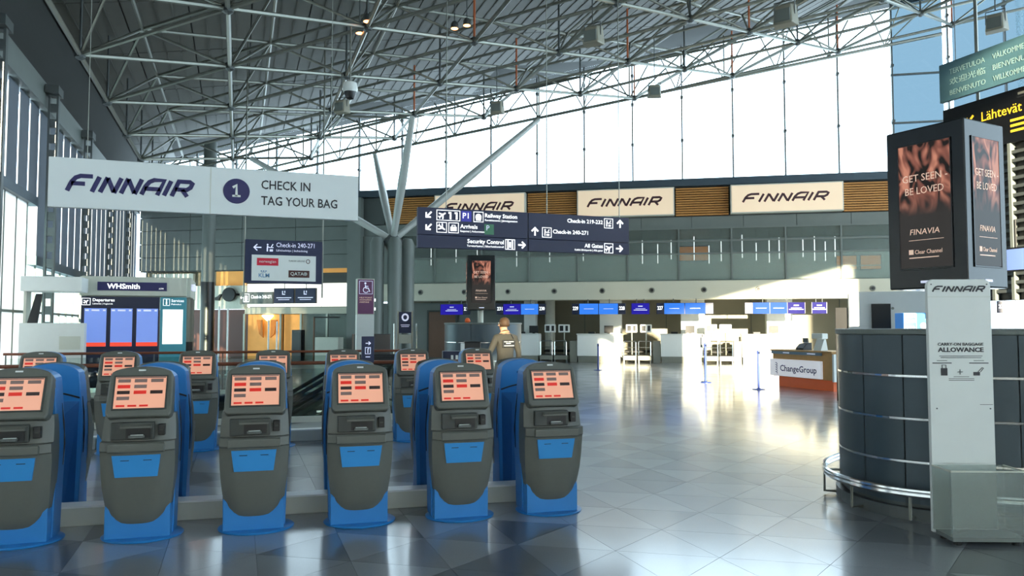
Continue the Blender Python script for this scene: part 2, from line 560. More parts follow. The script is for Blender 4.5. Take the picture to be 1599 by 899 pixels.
# ceiling: slab with separate metal panels below it
def zc(x): return roofz(x) + 2.05
mb = MB()
vs = [(XL-.6, YB-.5), (XR+.5, YB-.5), (XR+.5, fy(XR)+1.4), (XL-.6, fy(XL)+1.6)]
mb.add([(x, y, zc(x)+.06) for x, y in vs] + [(x, y, zc(x)+.35) for x, y in vs], [(0,1,2,3),(7,6,5,4),(0,4,5,1),(1,5,6,2),(2,6,7,3),(3,7,4,0)])
ceiling = struct(mb.build('ceiling', 'ceil_gap'), 'sloping grey metal ceiling')
pan = MB()
PX, PY = 1.725, 4.2
pan.add([(0.02, .02, .18*.02), (PX-.02, .02, .18*(PX-.02)), (PX-.02, PY-.02, .18*(PX-.02)), (.02, PY-.02, .18*.02),
         (0.02, .02, .18*.02+.05), (PX-.02, .02, .18*(PX-.02)+.05), (PX-.02, PY-.02, .18*(PX-.02)+.05), (.02, PY-.02, .18*.02+.05)],
        [(0,3,2,1),(4,5,6,7),(0,1,5,4),(1,2,6,5),(2,3,7,6),(3,0,4,7)])
for k in range(1, 4):
    x = PX * k / 4
    pan.add([(x-.02, .03, .18*x), (x+.02, .03, .18*x), (x+.02, PY-.03, .18*x), (x-.02, PY-.03, .18*x),
             (x-.02, .03, .18*x-.03), (x+.02, .03, .18*x-.03), (x+.02, PY-.03, .18*x-.03), (x-.02, PY-.03, .18*x-.03)],
            [(4,7,6,5),(0,1,5,4),(1,2,6,5),(2,3,7,6),(3,0,4,7)])
pmesh = None
for i in range(21):
    x = XL + .05 + PX * i
    for j in range(12):
        y = 2 + PY * j
        if y + PY > fy(x + PX) + 1.2: continue
        if pmesh is None:
            o = pan.build('panel', 'ceil', ceiling); pmesh = o.data
        else:
            o = bpy.data.objects.new('panel', pmesh); COL.objects.link(o); o.parent = ceiling
        o.location = (x, y, zc(x))

# ------------------------------------------------------------------ front wall (the long glazed side)
wf = struct(empty('wall_front', fpos(0), FA), 'long front wall with grey cladding under the high windows')
# local frame of wf: x = s, y = away from the hall, z up
mb = MB()
mb.box(S0, S1, .25, .6, 6.1, 8.35)
mb.build('wall_core', 'clad_dark', wf)
def clad_panels(s0, s1, z0, z1, nx, nz, y0=.18, y1=.26):
    w = (s1-s0)/nx; h = (z1-z0)/nz
    for i in range(nx):
        for j in range(nz):
            MB().box(s0+i*w+.012, s0+(i+1)*w-.012, y0, y1, z0+j*h+.012, z0+(j+1)*h-.012).build('cladding_panel', 'clad', wf)
clad_panels(-8.9, S1, 6.12, 6.66, 13, 1)
clad_panels(S0, -9.5, 4.55, 8.05, 4, 5, .05, .2)
mb = MB(); mb.box(S0, -9.4, .2, .5, 4.5, 8.35); mb.build('wall_core', 'clad_dark', wf)
for s0, s1 in ((-7.7, -5.1), (-.6, 1.75), (6.27, 8.63), (13.47, 15.8)):
    b = MB().box(s0, s1, .2, .25, 6.68, 8.0).build('slat_panel', 'wood_back', wf)
    for k in range(12):
        z = 6.70 + k * .108
        MB().box(s0+.02, s1-.02, .08, .2, z, z+.07).build('slat', 'wood', b)
MB().box(-8.9, -7.75, .1, .26, 6.68, 8.0).build('cladding_panel', 'clad_dark', wf)
# plain core behind the light boxes and to the right
clad_panels(15.85, S1, 6.68, 8.0, 2, 1)
# sill beam
tr = struct(MB().box(S0, S1, -.1, .5, 8.03, 8.36).build('trim_1', 'sillm', None, fpos(0), FA), 'dark blue grey sill beam under the high windows')
# high windows
w1 = struct(empty('window_1', fpos(0), FA), 'high white glazing above the front wall')
def ztop(s): return roofz(FP.x + FD.x * s) + 2.1
MS = [-.14 + 2.247 * k for k in range(-10, 11)]
for k, s in enumerate(MS):
    mb = MB(); mb.box(s-.03, s+.03, .1, .25, 8.3, ztop(s))
    for q in (.3, .62, .85): mb.box(s-.06, s+.06, .05, .27, 8.3+(ztop(s)-8.3)*q-.05, 8.3+(ztop(s)-8.3)*q+.05)
    mb.build('mullion', 'steel_dark', w1)
    if k + 1 < len(MS):
        a, b = s + .04, MS[k+1] - .04
        if s < 15.5:
            MB().prism_xz([(a, 8.36), (b, 8.36), (b, ztop(b)), (a, ztop(a))], .16, .18).build('pane', 'pane', w1)
        else:
            # blue solar glass, with clear slits beside one mullion
            if abs(s - 18.0) < 1.2: a += .16
            if abs(MS[k+1] - 18.0) < 1.2: b -= .16
            zz = [8.36, 10.5, 12.63, ztop(a)]
            for j in range(3):
                t0 = zz[j+1]; t1 = zz[j+1] if j < 2 else ztop(b)
                MB().prism_xz([(a, zz[j]+.03), (b, zz[j]+.03), (b, t1-.03), (a, t0-.03)], .16, .18).build('blue_pane', 'blue_glass', w1)
            for z in (10.5, 12.63):
                MB().box(a-.1, b+.1, .1, .22, z-.035, z+.035).build('transom', 'steel_dark', w1)

# balcony: fascia, corridor glazing, nozzles
bal = struct(empty('balcony', fpos(0), FA), 'cream balcony edge with greenish corridor glazing above the check in desks')
mb = MB(); mb.box(-8.9, S1, -.25, .5, 2.88, 3.72)
fas = mb.build('fascia', 'fascia', bal, bevel=.03)
for k, s in enumerate([-5.77, -3.6, -1.47, .73, 2.94, 5.18, 7.48, 9.8, 12.19, 14.5]):
    mb = MB(); mb.tube((s, -.31, 3.3), (s, -.25, 3.3), .1, .13, 14)
    n = mb.build('air_nozzle', 'steel', fas, smooth='auto')
    MB().tube((s, -.33, 3.3), (s, -.305, 3.3), .075, .08, 12).build('nozzle_core', 'black', fas)
MB().box(-8.95, -8.85, .3, 4.6, 3.45, 6.3).build('end_wall', 'clad', bal)
MB().box(-8.85, -7.5, .05, .2, 3.72, 6.1).build('end_panel', 'clad', bal)
MB().box(-8.9, S1, .5, 4.5, 3.45, 3.72).build('deck', 'clad', bal)
MB().box(-8.9, S1, 4.4, 4.6, 3.72, 6.1).build('corridor_wall', 'clad', bal)
MB().box(-8.9, S1, .3, 4.6, 6.1, 6.3).build('corridor_ceiling', 'clad', bal)
BS = [4.09 + 2.31 * k for k in range(-5, 8)]
for k, s in enumerate(BS):
    MB().box(s-.035, s+.035, -.02, .1, 3.72, 6.12).build('post', 'clad', bal)
    if k + 1 < len(BS):
        a, b = s + .04, BS[k+1] - .04
        MB().box(a, b, .03, .045, 3.76, 4.92).build('pane', 'balu', bal)
        MB().box(a, b, .03, .045, 4.99, 5.5).build('pane', 'green_glass', bal)
        MB().box(a, b, .03, .045, 5.56, 6.07).build('pane', 'green_glass', bal)
for z in (4.955, 5.53, 6.1): MB().box(BS[0], BS[-1], 0, .09, z-.035, z+.035).build('rail', 'clad', bal)
MB().box(BS[0]+.05, BS[-1], .2, .22, 4.3, 4.34).build('rail', 'steel', bal)
# framed orange poster and cupboards in the corridor
pp = thing('wall_poster', 'orange brown picture behind the balcony glazing', 'picture', fpos(7.2, -4.3, 4.95), FA)
MB().box(-.75, .75, 0, .06, 0, .8).build('picture_frame', 'dark', pp); MB().box(-.7, .7, -.02, 0, .05, .75).build('picture_face', 'orange', pp)
pp2 = thing('wall_poster', 'pair of orange screens behind the balcony glazing next to the advert cube', 'picture', fpos(15.0, -4.3, 4.4), FA)
for x in (-.55, .55):
    f_ = MB().box(x-.5, x+.5, 0, .06, 0, .75).build('picture_frame', 'dark', pp2); MB().box(x-.45, x+.45, -.02, 0, .05, .7).build('picture_face', 'orange', f_)
# glowing rods standing in for reflections of tube lights in the glazing
for k, s in enumerate([-5.48, -4.21, -3.15, -1.2, .4, 2.0, 4.75, 5.45, 6.06, 7.09, 7.75, 8.29, 9.21, 9.82, 10.38, 10.81, 11.82, 12.31, 12.76, 13.17]):
    z0 = 4.65 + .12 * math.sin(k*1.7); z1 = z0 + .95 + .15 * math.sin(k*2.3)
    t = thing('reflection_streak', 'thin white reflection streak, %s from the left behind the balcony glass' % (
        ['first','second','third','fourth','fifth','sixth','seventh','eighth','ninth','tenth','eleventh','twelfth','thirteenth','fourteenth','fifteenth','sixteenth','seventeenth','eighteenth','nineteenth','twentieth'][k]), 'lamp', fpos(s, -.5, 0), FA, 'reflection streaks behind the balcony glass')
    MB().tube((0, 0, z0), (0, 0, z1), .022, seg=6).build('tube', 'glow_white', t)
    MB().tube((0, 0, z1), (0, 0, 6.1), .005, seg=4).build('cable', 'dark', t)  # cord added to hold the reflection streak

# recess behind the desks
rc = struct(MB().box(-8.9, S1, 3.9, 4.2, 0, 3.45).build('wall_recess', 'recess', None, fpos(0), FA), 'taupe wall behind the check in desks')
for s in (-6.5, -2.4, 1.7, 5.8, 9.9, 14):
    MB().box(s-.012, s+.012, 3.88, 3.91, 0, 3.4).build('panel_joint', 'clad_dark', rc)
for i, (s, w) in enumerate([(-.78, .58), (3.17, 1.05), (7.03, 1.09), (10.94, 1.14), (14.8, 1.1)]):
    struct(MB().box(-w/2, w/2, -.3, .3, 0, 3.4).build('trim_%d' % (i+2), 'white', None, fpos(s, -2), FA, bevel=.02), 'square white pillar behind the desks')
struct(MB().lathe([(.25, 0), (.25, 3.4)], 20).build('trim_7', 'offwhite', None, fpos(.1, -2.6), 0, smooth='auto'), 'round cream column behind the desks')
struct(MB().box(-8.9, -1.2, 2.6, 2.8, 0, 2.87).build('wall_service', 'clad', None, fpos(0), FA), 'grey service wall under the balcony')
d1 = struct(empty('door_1', fpos(-5.5, -2.55), FA), 'brown service door under the balcony')
MB().box(-.72, .72, -.06, 0, 0, 2.42).build('door_leaf', 'door_brown', d1, bevel=.01)
MB().frame_xz(-.8, .8, 0, 2.5, .08, -.09, 0).build('door_frame', 'clad_dark', d1)
MB().tube((.58, -.14, .95), (.58, -.14, 1.2), .015).build('door_handle', 'chrome', d1)

# left end of the front wall: lit shop fronts under the cladding
wl = struct(empty('wall_front_left', fpos(0), FA), 'shop front zone at the left end of the front wall')
MB().box(S0, -15.2, .0, .4, 2.55, 3.75).build('white_band', 'offwhite', wl)
MB().box(S0, -15.2, .8, 1.0, 0, 2.55).build('dark_back', 'maroon', wl)
MB().box(-15.2, -8.9, .05, .4, 2.3, 2.62).build('lintel', 'fascia', wl)
MB().box(-15.2, -8.9, .5, .6, 0, 4.5).build('backing', 'clad', wl)
MB().box(-15.2, -8.9, .2, .5, 3.85, 4.5).build('lintel', 'clad_dark', wl)
mb = MB(); mb.box(-21.2, -8.9, .42, .48, 3.76, 4.5); mb.build('upper_back', 'recess', wl)
MB().box(-11.7, -9.3, .1, .2, 4.35, 5.0).build('orange_window', 'warm_wall', wl)
MB().box(-9.55, -8.85, -.25, .3, 0, 8.0).build('pier', 'clad', wl)
for x0, x1 in ((-15.1, -13.0), (-12.95, -11.1), (-11.05, -9.4)):
    MB().box(x0, x1, .1, .18, 2.66, 3.82).build('lit_fascia', 'panel_light', wl)  # emission stands in for lamplight falling on the white fascia
for s in (-15.2, -13.2, -12.1, -10.7):
    MB().box(s-.05, s+.05, 0, .1, 0, 2.3).build('post', 'steel', wl)
for s0, s1, g in ((-15.15, -13.25, 0), (-13.15, -12.15, 0), (-12.05, -10.75, 1), (-10.65, -9.5, 1)):
    if g: MB().box(s0, s1, .04, .06, .02, 2.28).build('pane', 'green_glass', wl)
    else: MB().box(s0, s1, .3, .34, .02, 2.28).build('warm_back', 'warm_wall', wl)
# orange terrace strip above the white band
MB().box(-17.0, -15.3, .3, .4, 3.76, 4.5).build('orange_strip', 'warm_wall', wl)
MB().box(-20.6, -18.2, .1, .3, 4.0, 4.4).build('terrace_wall', 'offwhite', wl)
lamp = thing('wall_lamp', 'flared orange wall lamp glowing in the warm doorway', 'lamp', fpos(-14.0, -.2, 0), FA)
MB().prism_xz([(-.55, 2.0), (-.22, 2.0), (-.2, 1.1), (-.42, 1.3)], -.1, 0).build('shade', 'orange', lamp)
MB().prism_xz([(.55, 2.0), (.22, 2.0), (.2, 1.1), (.42, 1.3)], -.1, 0).build('shade', 'orange', lamp)
MB().lathe([(.05, 1.95), (.3, 2.2), (.25, 2.25)], 14).build('bulb', 'warm_lamp', lamp)
clk = thing('round_sign', 'round black sign on a bracket on the white band', 'sign', fpos(-15.95, .05, 3.28), FA)
mb = MB(); mb.disc_xz(0, 0, .36, -.2, -.05, 28); mb.build('disc', 'black', clk, bevel=.02)
MB().tube((.3, -.12, 0), (.55, .05, 0), .06).build('bracket', 'black', clk)
brd = MB().prism_xz([(-.35, -.08), (-.1, -.1), (.15, -.12), (.2, .05), (.34, .22), (.2, .2), (.1, .1), (-.1, .02)], -.15, -.02).build('bird_ornament', 'dark', None, fpos(-16.7, .02, 3.1), FA)
tag(brd, 'small dark bird shaped ornament left of the round black sign', 'ornament')

# ------------------------------------------------------------------ left wall
lw = struct(empty('wall_left', (XL, 0, 0)), 'tall window wall along the left side')
MB().box(-.35, .02, YB, fy(XL), 7.55, 8.2).build('eaves_beam', 'clad', lw)
MB().box(-.35, .0, YB, fy(XL), 8.2, 10.4).build('upper_wall', 'ceil_gap', lw)
MB().box(-.3, 0, YB, fy(XL), -.1, .25).build('kerb', 'clad_dark', lw)
w2 = struct(empty('window_2', (XL, 0, 0)), 'dark blinds over bright panes on the left window wall')
cols = [3.3, 8.4, 13.45, 18.5, 23.5, 28.6, 33.7, 38.8]
for ci, yc in enumerate(cols):
    c = empty('lattice_column', (XL+.2, yc, 0))
    struct(c, 'perforated steel column of the left window wall')
    for dx in (-.1, .1): MB().box(dx-.025, dx+.025, -.08, .08, 0, 8.1).build('flange', 'steel_dark', c)
    mb = MB()
    z = .3
    while z < 7.9:
        mb.box(-.09, .09, -.06, .06, z, z+.22); z += .42
    mb.build('batten', 'steel_dark', c)
    MB().box(-.16, .16, -.3, .3, 7.9, 8.12).build('capital', 'steel_dark', c)
ysp = 1.02
nbay = int((fy(XL) - YB) / ysp) + 1
for k in range(nbay):
    y0 = YB + ysp * k; y1 = y0 + ysp
    if y0 < 5.9:
        MB().box(-.2, -.19, y0+.03, y1-.03, .3, 7.6).build('blind', 'added_blind' if y0 < 4.5 else 'blind_grey', w2)  # unseen white blinds added as soft fill from the left
        MB().box(-.25, -.13, y0-.06, y0+.06, .25, 7.6).build('mullion', 'clad', w2)
        continue
    zl = 4.95 if y0 < 23.3 else 3.4
    MB().box(-.2, -.18, y0+.065, y1-.065, zl+.1, 7.6).build('blind', 'blind_grey', w2)
    MB().box(-.2, -.18, y0+.03, y1-.03, .3, zl-.08).build('blind' if y0 < 22 else 'pane', 'added_blind' if y0 < 22 else 'low_glass', w2)  # white blinds added here to keep the sun off the newsstand
    MB().box(-.21, -.16, y0-.02, y0+.02, .25, zl).build('mullion', 'clad', w2)
for a, b, z in ((6.0, 23.3, 4.95), (23.3, fy(XL), 3.4)):
    MB().box(-.3, -.05, a, b, z-.12, z+.12).build('transom', 'sillm', w2)
MB().box(-.24, -.14, YB, fy(XL), 2.0, 2.06).build('transom', 'clad', w2)

# right and rear walls (outside the picture; openings shaped to aim the low sun and add fill)
wr = struct(MB().box(XR, XR+.3, YB, fy(XR)+1, 0, 1.0).build('wall_right', 'clad'), 'grey right end wall')
w3 = struct(empty('window_3', (XR, 0, 0)), 'unseen windows added above the right end wall for fill light')
for k in range(12):
    y0 = YB + 3.1*k
    MB().box(.1, .12, y0+.05, y0+3.05, 1.0, zc(XR)).build('pane', 'pane', w3)  # glazing added for light from the right
    MB().box(.02, .2, y0-.05, y0+.05, 1.0, zc(XR)).build('mullion', 'steel_dark', w3)
mb = MB()
SILL = 5.0
mb.box(XL-.5, XR, YB-.3, YB, 0, .9); mb.box(XL-.5, XL+.05, YB-.3, YB, .9, 10.4); mb.box(XL, 20.0, YB-.3, YB, 4.6, SILL)
def wedge(x0, x1, z0, top=0): mb.prism_xz([(x0, z0), (x1, z0), (x1, zc(x1)), (x0, zc(x0))], YB-.3, YB)
wedge(XL, -3.2, SILL); wedge(-1.9, 3.6, SILL); wedge(14.4, 20.0, SILL)
mb.prism_xz([(-3.2, 6.3), (-1.9, 6.3), (-1.9, zc(-1.9)), (-3.2, zc(-3.2))], YB-.3, YB)  # opening under this piece is placed to send sun onto the guard
mb.prism_xz([(3.6, roofz(3.6)-.95), (14.4, roofz(14.4)-.95), (14.4, zc(14.4)), (3.6, zc(3.6))], YB-.3, YB)  # head of the opening lowered to trim the sun patch on the fascia
mb.prism_xz([(-3.2, SILL), (-1.9, SILL), (-1.9, 5.35), (-3.2, 5.35)], YB-.3, YB)
struct(mb.build('wall_back', 'white'), 'unseen pale rear wall with openings shaped for the sun')
w4 = struct(empty('window_4', (0, YB, 0)), 'unseen windows added in the rear wall for sun and fill')
for k in range(5):
    x0 = 3.6 + 2.16*k
    MB().prism_xz([(x0+.03, SILL), (x0+2.13, SILL), (x0+2.13, roofz(x0+2.13)-.95), (x0+.03, roofz(x0+.03)-.95)], -.16, -.14).build('pane', 'clear', w4)
    MB().box(x0-.03, x0+.03, -.25, -.1, SILL, roofz(x0)-.95).build('mullion', 'steel_dark', w4)
for k in range(25):
    x0 = XL + k
    MB().box(x0+.03, x0+.97, -.16, -.15, .9, 4.6).build('blind', 'added_blind', w4)  # added blinds glow in the sun as fill from behind
    MB().box(x0-.04, x0+.04, -.25, -.1, .9, 4.6).build('mullion', 'steel_dark', w4)
for k in range(5):
    x0 = 20.0 + 2.2*k
    MB().prism_xz([(x0+.04, .9), (x0+2.16, .9), (x0+2.16, zc(x0+2.16)), (x0+.04, zc(x0+.04))], -.16, -.14).build('pane', 'clear', w4)  # clear panes added as fill from the right rear
    MB().box(x0-.04, x0+.04, -.25, -.1, .9, zc(x0)).build('mullion', 'steel_dark', w4)
MB().box(-3.2, -1.9, -.16, -.14, 5.35, 6.3).build('pane', 'solar', w4)  # added tinted pane dims the sunbeam aimed at the guard

# ------------------------------------------------------------------ roof space frame
TXD = 1.3
def bnode(i, j):
    x = -.35 + 3.45*i; y = 18.6 + 1.6*i + 4.2*j
    return Vector((x, y, roofz(x)))
def tnode(i, j):
    b = bnode(i, j)
    p = (b + bnode(i+1, j) + bnode(i, j+1)) / 3
    return Vector((p.x, p.y, roofz(p.x) + TXD))
def inside(p, m=.5): return p.y < fy(p.x) - m and p.y > 7 and XL + .3 < p.x < XR
rt = tag(empty('roof_truss', (0, 0, 0)), 'grey steel tube space frame hanging under the sloping ceiling', 'roof truss')
members = []
def mem(kind, a, b, r, m='steel'):
    mid = (a + b) / 2
    d = (mid - Vector((0, 0, HC)))
    cx = d.x*cy - d.y*sy_; cz = d.x*sy_ + d.y*cy
    py = 510 - 1200 * d.z / max(cz, .1); px = 800 + 1200 * cx / max(cz, .1)
    vis = cz > 0 and -80 < px < 1680 and py > -60
    members.append((cz if vis else 500 + cz, kind, a, b, r, m))
for i in range(-2, 9):
    for j in range(-6, 8):
        b = bnode(i, j)
        if inside(b):
            for q, r in (((i, j+1), .062), ((i+1, j), .055), ((i+1, j-1), .055)):
                n2 = bnode(*q)
                if inside(n2): mem('lower_chord', b, n2, r)
            mem('post', b, b + Vector((0, 0, 2.0)), .035, 'sunlit_post' if (i+j) % 2 == 0 and i >= 2 else 'steel_dark')  # orange posts stand in for steel caught by low sun
        t = tnode(i, j)
        if inside(t, .2):
            for q in ((i, j), (i+1, j), (i, j+1)):
                n2 = bnode(*q)
                if inside(n2): mem('web_strut', t, n2, .038)
            for q in ((i, j+1), (i+1, j), (i+1, j-1)):
                n2 = tnode(*q)
                if inside(n2, .2): mem('upper_chord', t, n2, .05)
# edge chords along the glazing
edge = [Vector((x, fy(x) - .55, roofz(x))) for x in (-4.5, -.35, 2.9, 6.2, 9.6, 13.1, 16.7, 20.3, 24.1, 28)]
for a, b in zip(edge, edge[1:]):
    mem('edge_chord', a, b, .07)
    for q in (.25, .5, .75):
        p = a.lerp(b, q); mem('web_strut', a.lerp(b, .5), p + Vector(((q-.5)*.8, -.9, 1.5)), .03)
    mem('web_strut', a, a + Vector((.9, -.2, 1.7)), .035); mem('web_strut', a, a + Vector((-.9, .4, 1.6)), .035); mem('web_strut', a, a + Vector((0, 0, 2.0)), .035)
    up = Vector((0, 0, 1.55)); mem('edge_chord', a + up, b + up, .055)
members.sort(key=lambda q: q[0])
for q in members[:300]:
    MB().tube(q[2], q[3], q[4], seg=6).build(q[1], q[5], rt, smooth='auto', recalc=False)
mb = MB()
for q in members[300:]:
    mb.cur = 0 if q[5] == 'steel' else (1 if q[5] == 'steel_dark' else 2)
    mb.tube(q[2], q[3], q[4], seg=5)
o = mb.build('far_members', ['steel', 'steel_dark', 'sunlit_post'], rt, recalc=False); o['kind'] = 'stuff'
mb = MB()
for i in range(-2, 9):
    for j in range(-6, 8):
        b = bnode(i, j)
        if inside(b):
            MB().lathe([(.05, -.13), (.13, -.08), (.13, .08), (.05, .13)], 8).build('node', 'steel_dark', rt, loc=b)

# tree column and the lone column
tc_ = struct(empty('tree_column', (6.45, 34.0, 0)), 'bundle of three grey round columns carrying raking roof struts')
for x, y in ((-.72, -.1), (.02, -.35), (.68, .1)):
    MB().lathe([(.31, 0), (.31, 5.35), (.2, 5.6)], 20, (x, y)).build('column', 'clad', tc_, smooth='auto')
MB().lathe([(.15, 4.9), (.42, 5.3), (.42, 5.5), (.2, 5.75)], 16).build('hub', 'steel_dark', tc_, smooth='auto')
for p in ((6.5, 30.2, 10.2), (6.2, 37.6, 10.15), (13.1, 33.05, 11.35), (.4, 35.6, 9.1)):
    a = Vector((6.45, 34.0, 5.5)); d = Vector(p) - a
    MB().tube(d.normalized()*.2 + Vector((0, 0, 5.5)), d*.5 + Vector((0, 0, 5.5)), .14, .19, 12).build('strut', 'strut', tc_, smooth='auto')
    MB().tube(d*.5 + Vector((0, 0, 5.5)), d + Vector((0, 0, 5.5)), .19, .11, 12).build('strut', 'strut', tc_, smooth='auto')
lc = struct(empty('lone_column', (-1.35, 38.0, 0)), 'tall round grey column with a black foot left of the check in sign')
MB().lathe([(.29, 3.7), (.29, 10.2)], 20).build('shaft', 'clad', lc, smooth='auto')
MB().lathe([(.31, 0), (.31, 3.7)], 20).build('foot', 'black', lc, smooth='auto')

# ------------------------------------------------------------------ self-service kiosks
def make_kiosk():
    t = empty('check_in_kiosk')
    MB().lathe([(.28, 0), (.285, .008), (.275, .016)], 36, (.015, -.02), 1.06, .98).build('base_plate', 'kblue', t, smooth='auto')
    # blue cabinet: front-view outline extruded in depth, arched top
    out = [(-.243, .012), (.243, .012), (.25, .3), (.262, .62), (.262, .8), (.245, 1.02), (.228, 1.22)]
    arch = [(.228*math.cos(a), 1.228 + .1*math.sin(a)) for a in [PI*k/14 for k in range(1, 14)]]
    out = out + arch + [(-.228, 1.22), (-.245, 1.02), (-.262, .8), (-.262, .62), (-.25, .3)]
    MB().prism_xz(out, -.06, .15).build('cabinet', 'kblue', t, bevel=.008)
    MB().prism_yz([(-.175, .012), (-.06, .012), (-.06, .42), (-.175, .24)], -.235, .235).build('front_foot', 'kblue', t, bevel=.006)
    MB().add([(-.21,.15,.02),(.21,.15,.02),(.14,.215,.02),(-.14,.215,.02),(-.23,.15,1.0),(.23,.15,1.0),(.14,.215,.9),(-.14,.215,.9)],
             [(0,1,2,3),(4,7,6,5),(0,4,5,1),(1,5,6,2),(2,6,7,3),(3,7,4,0)]).build('rear_panel', 'kblue_dark', t)
    seam = [(-.235 + .47*k/12, 1.03 + .05*math.sin(PI*k/12)) for k in range(13)]
    MB().stroke(seam, .014, y=.156, t=.012).build('rear_seam', 'dark', t)
    MB().tube((.06, .15, 1.2), (.06, .158, 1.2), .012).build('lock', 'chrome', t)
    for sg in (-1, 1):
        MB().path([(sg*.258, .1, .55), (sg*.266, .11, .72), (sg*.258, .1, .9), (sg*.24, .1, 1.04)], .007, 5).build('side_seam', 'dark', t)
    # grey front shell, lofted
    zk = [.125, .16, .22, .3, .4, .52, .62, .69, .70, .765, .77, .83, .9, .97]
    yk = [-.18, -.2, -.215, -.232, -.25, -.265, -.275, -.288, -.302, -.30, -.24, -.228, -.21, -.195]
    hk = [.222, .232, .238, .245, .253, .262, .266, .267, .267, .266, .266, .264, .26, .252]
    nu = 13; vs = []; fs = []
    for z, y, h in zip(zk, yk, hk):
        for q in range(nu):
            u = -1 + 2*q/(nu-1)
            zz = z + .085*abs(u)**3*max(0, 1-(z-.125)/.3)
            vs.append((h*u, y + .06*abs(u)**4, zz))
    for a in range(len(zk)-1):
        for q in range(nu-1):
            fs.append((a*nu+q, a*nu+q+1, (a+1)*nu+q+1, (a+1)*nu+q))
    idx = [(a*nu, a*nu+nu-1) for a in range(len(zk))]
    back = []
    for l, r in idx:
        back.append((len(vs), len(vs)+1))
        vs.append((vs[l][0], -.03, vs[l][2])); vs.append((vs[r][0], -.03, vs[r][2]))
    for a in range(len(zk)-1):
        fs.append((idx[a][0], idx[a+1][0], back[a+1][0], back[a][0]))
        fs.append((idx[a][1], back[a][1], back[a+1][1], idx[a+1][1]))
    fs.append(tuple([back[0][0]] + list(range(0, nu)) + [back[0][1]]))
    top = (len(zk)-1)*nu
    fs.append(tuple([back[-1][1]] + list(range(top+nu-1, top-1, -1)) + [back[-1][0]]))
    MB().add(vs, fs).build('front_shell', 'kgrey', t, smooth='auto')
    # screen head, tilted back
    hd = [(-.215, 0), (.215, 0), (.238, .03), (.232, .28), (.226, .345)]
    hd += [(.222*math.cos(a), .35 + .062*math.sin(a)) for a in [PI*k/12 for k in range(1, 12)]] + [(-.226, .345), (-.232, .28), (-.238, .03)]
    T = Matrix.Translation((0, -.25, .955)) @ Matrix.Rotation(math.radians(-21), 4, 'X')
    MB().prism_xz(hd, 0, .13).xf(T).build('screen_head', 'kgrey', t, bevel=.014)
    MB().frame_xz(-.195, .195, .055, .333, .012, -.008, .01).xf(T).build('screen_bezel', 'kgrey_dark', t)
    sc = MB().box(-.183, .183, -.004, 0, .067, .321).xf(T).build('screen', 'kscreen', t)
    g = MB()
    for r in range(4):
        for c in range(3):
            if r == 3 and c > 0: continue
            if r == 1 and c == 2: continue
            g.cur = 1 if (r, c) in ((1, 0), (2, 1)) else (2 if (r, c) in ((2, 0), (2, 2)) else 0)
            x = -.165 + c*.118; z = .276 - r*.047
            g.box(x, x+.09, -.0065, -.004, z, z+.027)
    g.cur = 1
    for c in range(3): g.box(-.165+c*.083, -.165+c*.083+.062, -.0065, -.004, .08, .095)
    g.cur = 0; g.box(-.178, .178, -.006, -.004, .31, .319)
    o_ = g.xf(T).build('screen_buttons', ['btn_grey', 'btn_red', 'btn_dark'], sc); o_['kind'] = 'stuff'
    MB().box(-.026, .026, -.004, 0, .37, .382).xf(T).build('badge', 'white', t)
    # ticket slot group
    MB().box(-.19, .12, -.268, -.22, .782, .915).build('slot_recess', 'kgrey_dark', t, bevel=.008)
    MB().box(-.08, .095, -.2715, -.262, .795, .872).build('slot_mouth', 'black', t)
    MB().prism_yz([(-.262, .872), (-.31, .875), (-.31, .888), (-.255, .91)], -.115, .105).build('printer_lid', 'kgrey', t)
    MB().box(-.055, .055, -.308, -.268, .802, .817).build('ticket_tray', 'steel_dark', t)
    MB().add([(-.045,-.309,.804),(.045,-.309,.804),(.045,-.275,.822),(-.045,-.275,.822)], [(0,1,2,3)]).build('ticket', 'white', t)
    MB().box(.145, .195, -.256, -.2, .81, .895).build('card_reader', 'black', t, bevel=.004)
    MB().box(.158, .182, -.262, -.254, .848, .858).build('card_slot', 'kgrey_dark', t)
    MB().prism_yz([(-.302, .765), (-.32, .757), (-.317, .695), (-.295, .687), (-.25, .73)], -.2, .2).build('lip', 'kgrey', t, bevel=.006)
    lp = MB().add([(-.172,-.288,.668),(.172,-.288,.668),(.15,-.271,.5),(-.15,-.271,.5),(-.172,-.265,.668),(.172,-.265,.668),(.15,-.25,.5),(-.15,-.25,.5)],
             [(3,2,1,0),(4,5,6,7),(0,1,5,4),(1,2,6,5),(2,3,7,6),(3,0,4,7)]).build('label_panel', 'label_blue', t)
    o_ = MB().box(-.11, -.05, -.288, -.28, .626, .631).box(.05, .11, -.288, -.28, .626, .631).build('small_print', 'ink', lp); o_['kind'] = 'stuff'
    return t
kk = make_kiosk()
ordn = ['leftmost', 'second from the left', 'third from the left', 'fourth from the left', 'fifth from the left', 'rightmost']
fr_pos = [(-1.57, 6.97), (-.70, 6.85), (.155, 6.80), (.99, 6.72), (1.845, 6.62), (2.66, 6.55)]
RZ = -.07
for k, (x, y) in enumerate(fr_pos):
    lab = 'grey and blue kiosk, %s in the front row, screen facing us' % ordn[k]
    if k == 0:
        kk.location = (x, y, 0); kk.rotation_euler.z = RZ
        tag(kk, lab, 'kiosk', 'front row of kiosks facing us')
    else:
        o = dup(kk, (x, y, 0), RZ, lab, 'front row of kiosks facing us')
for k, (x, y) in enumerate(fr_pos):
    dup(kk, (x + .05, y + .84, 0), PI + RZ, 'blue back of the kiosk standing right behind the %s front kiosk' % ordn[k], 'kiosks turned away behind the front row')
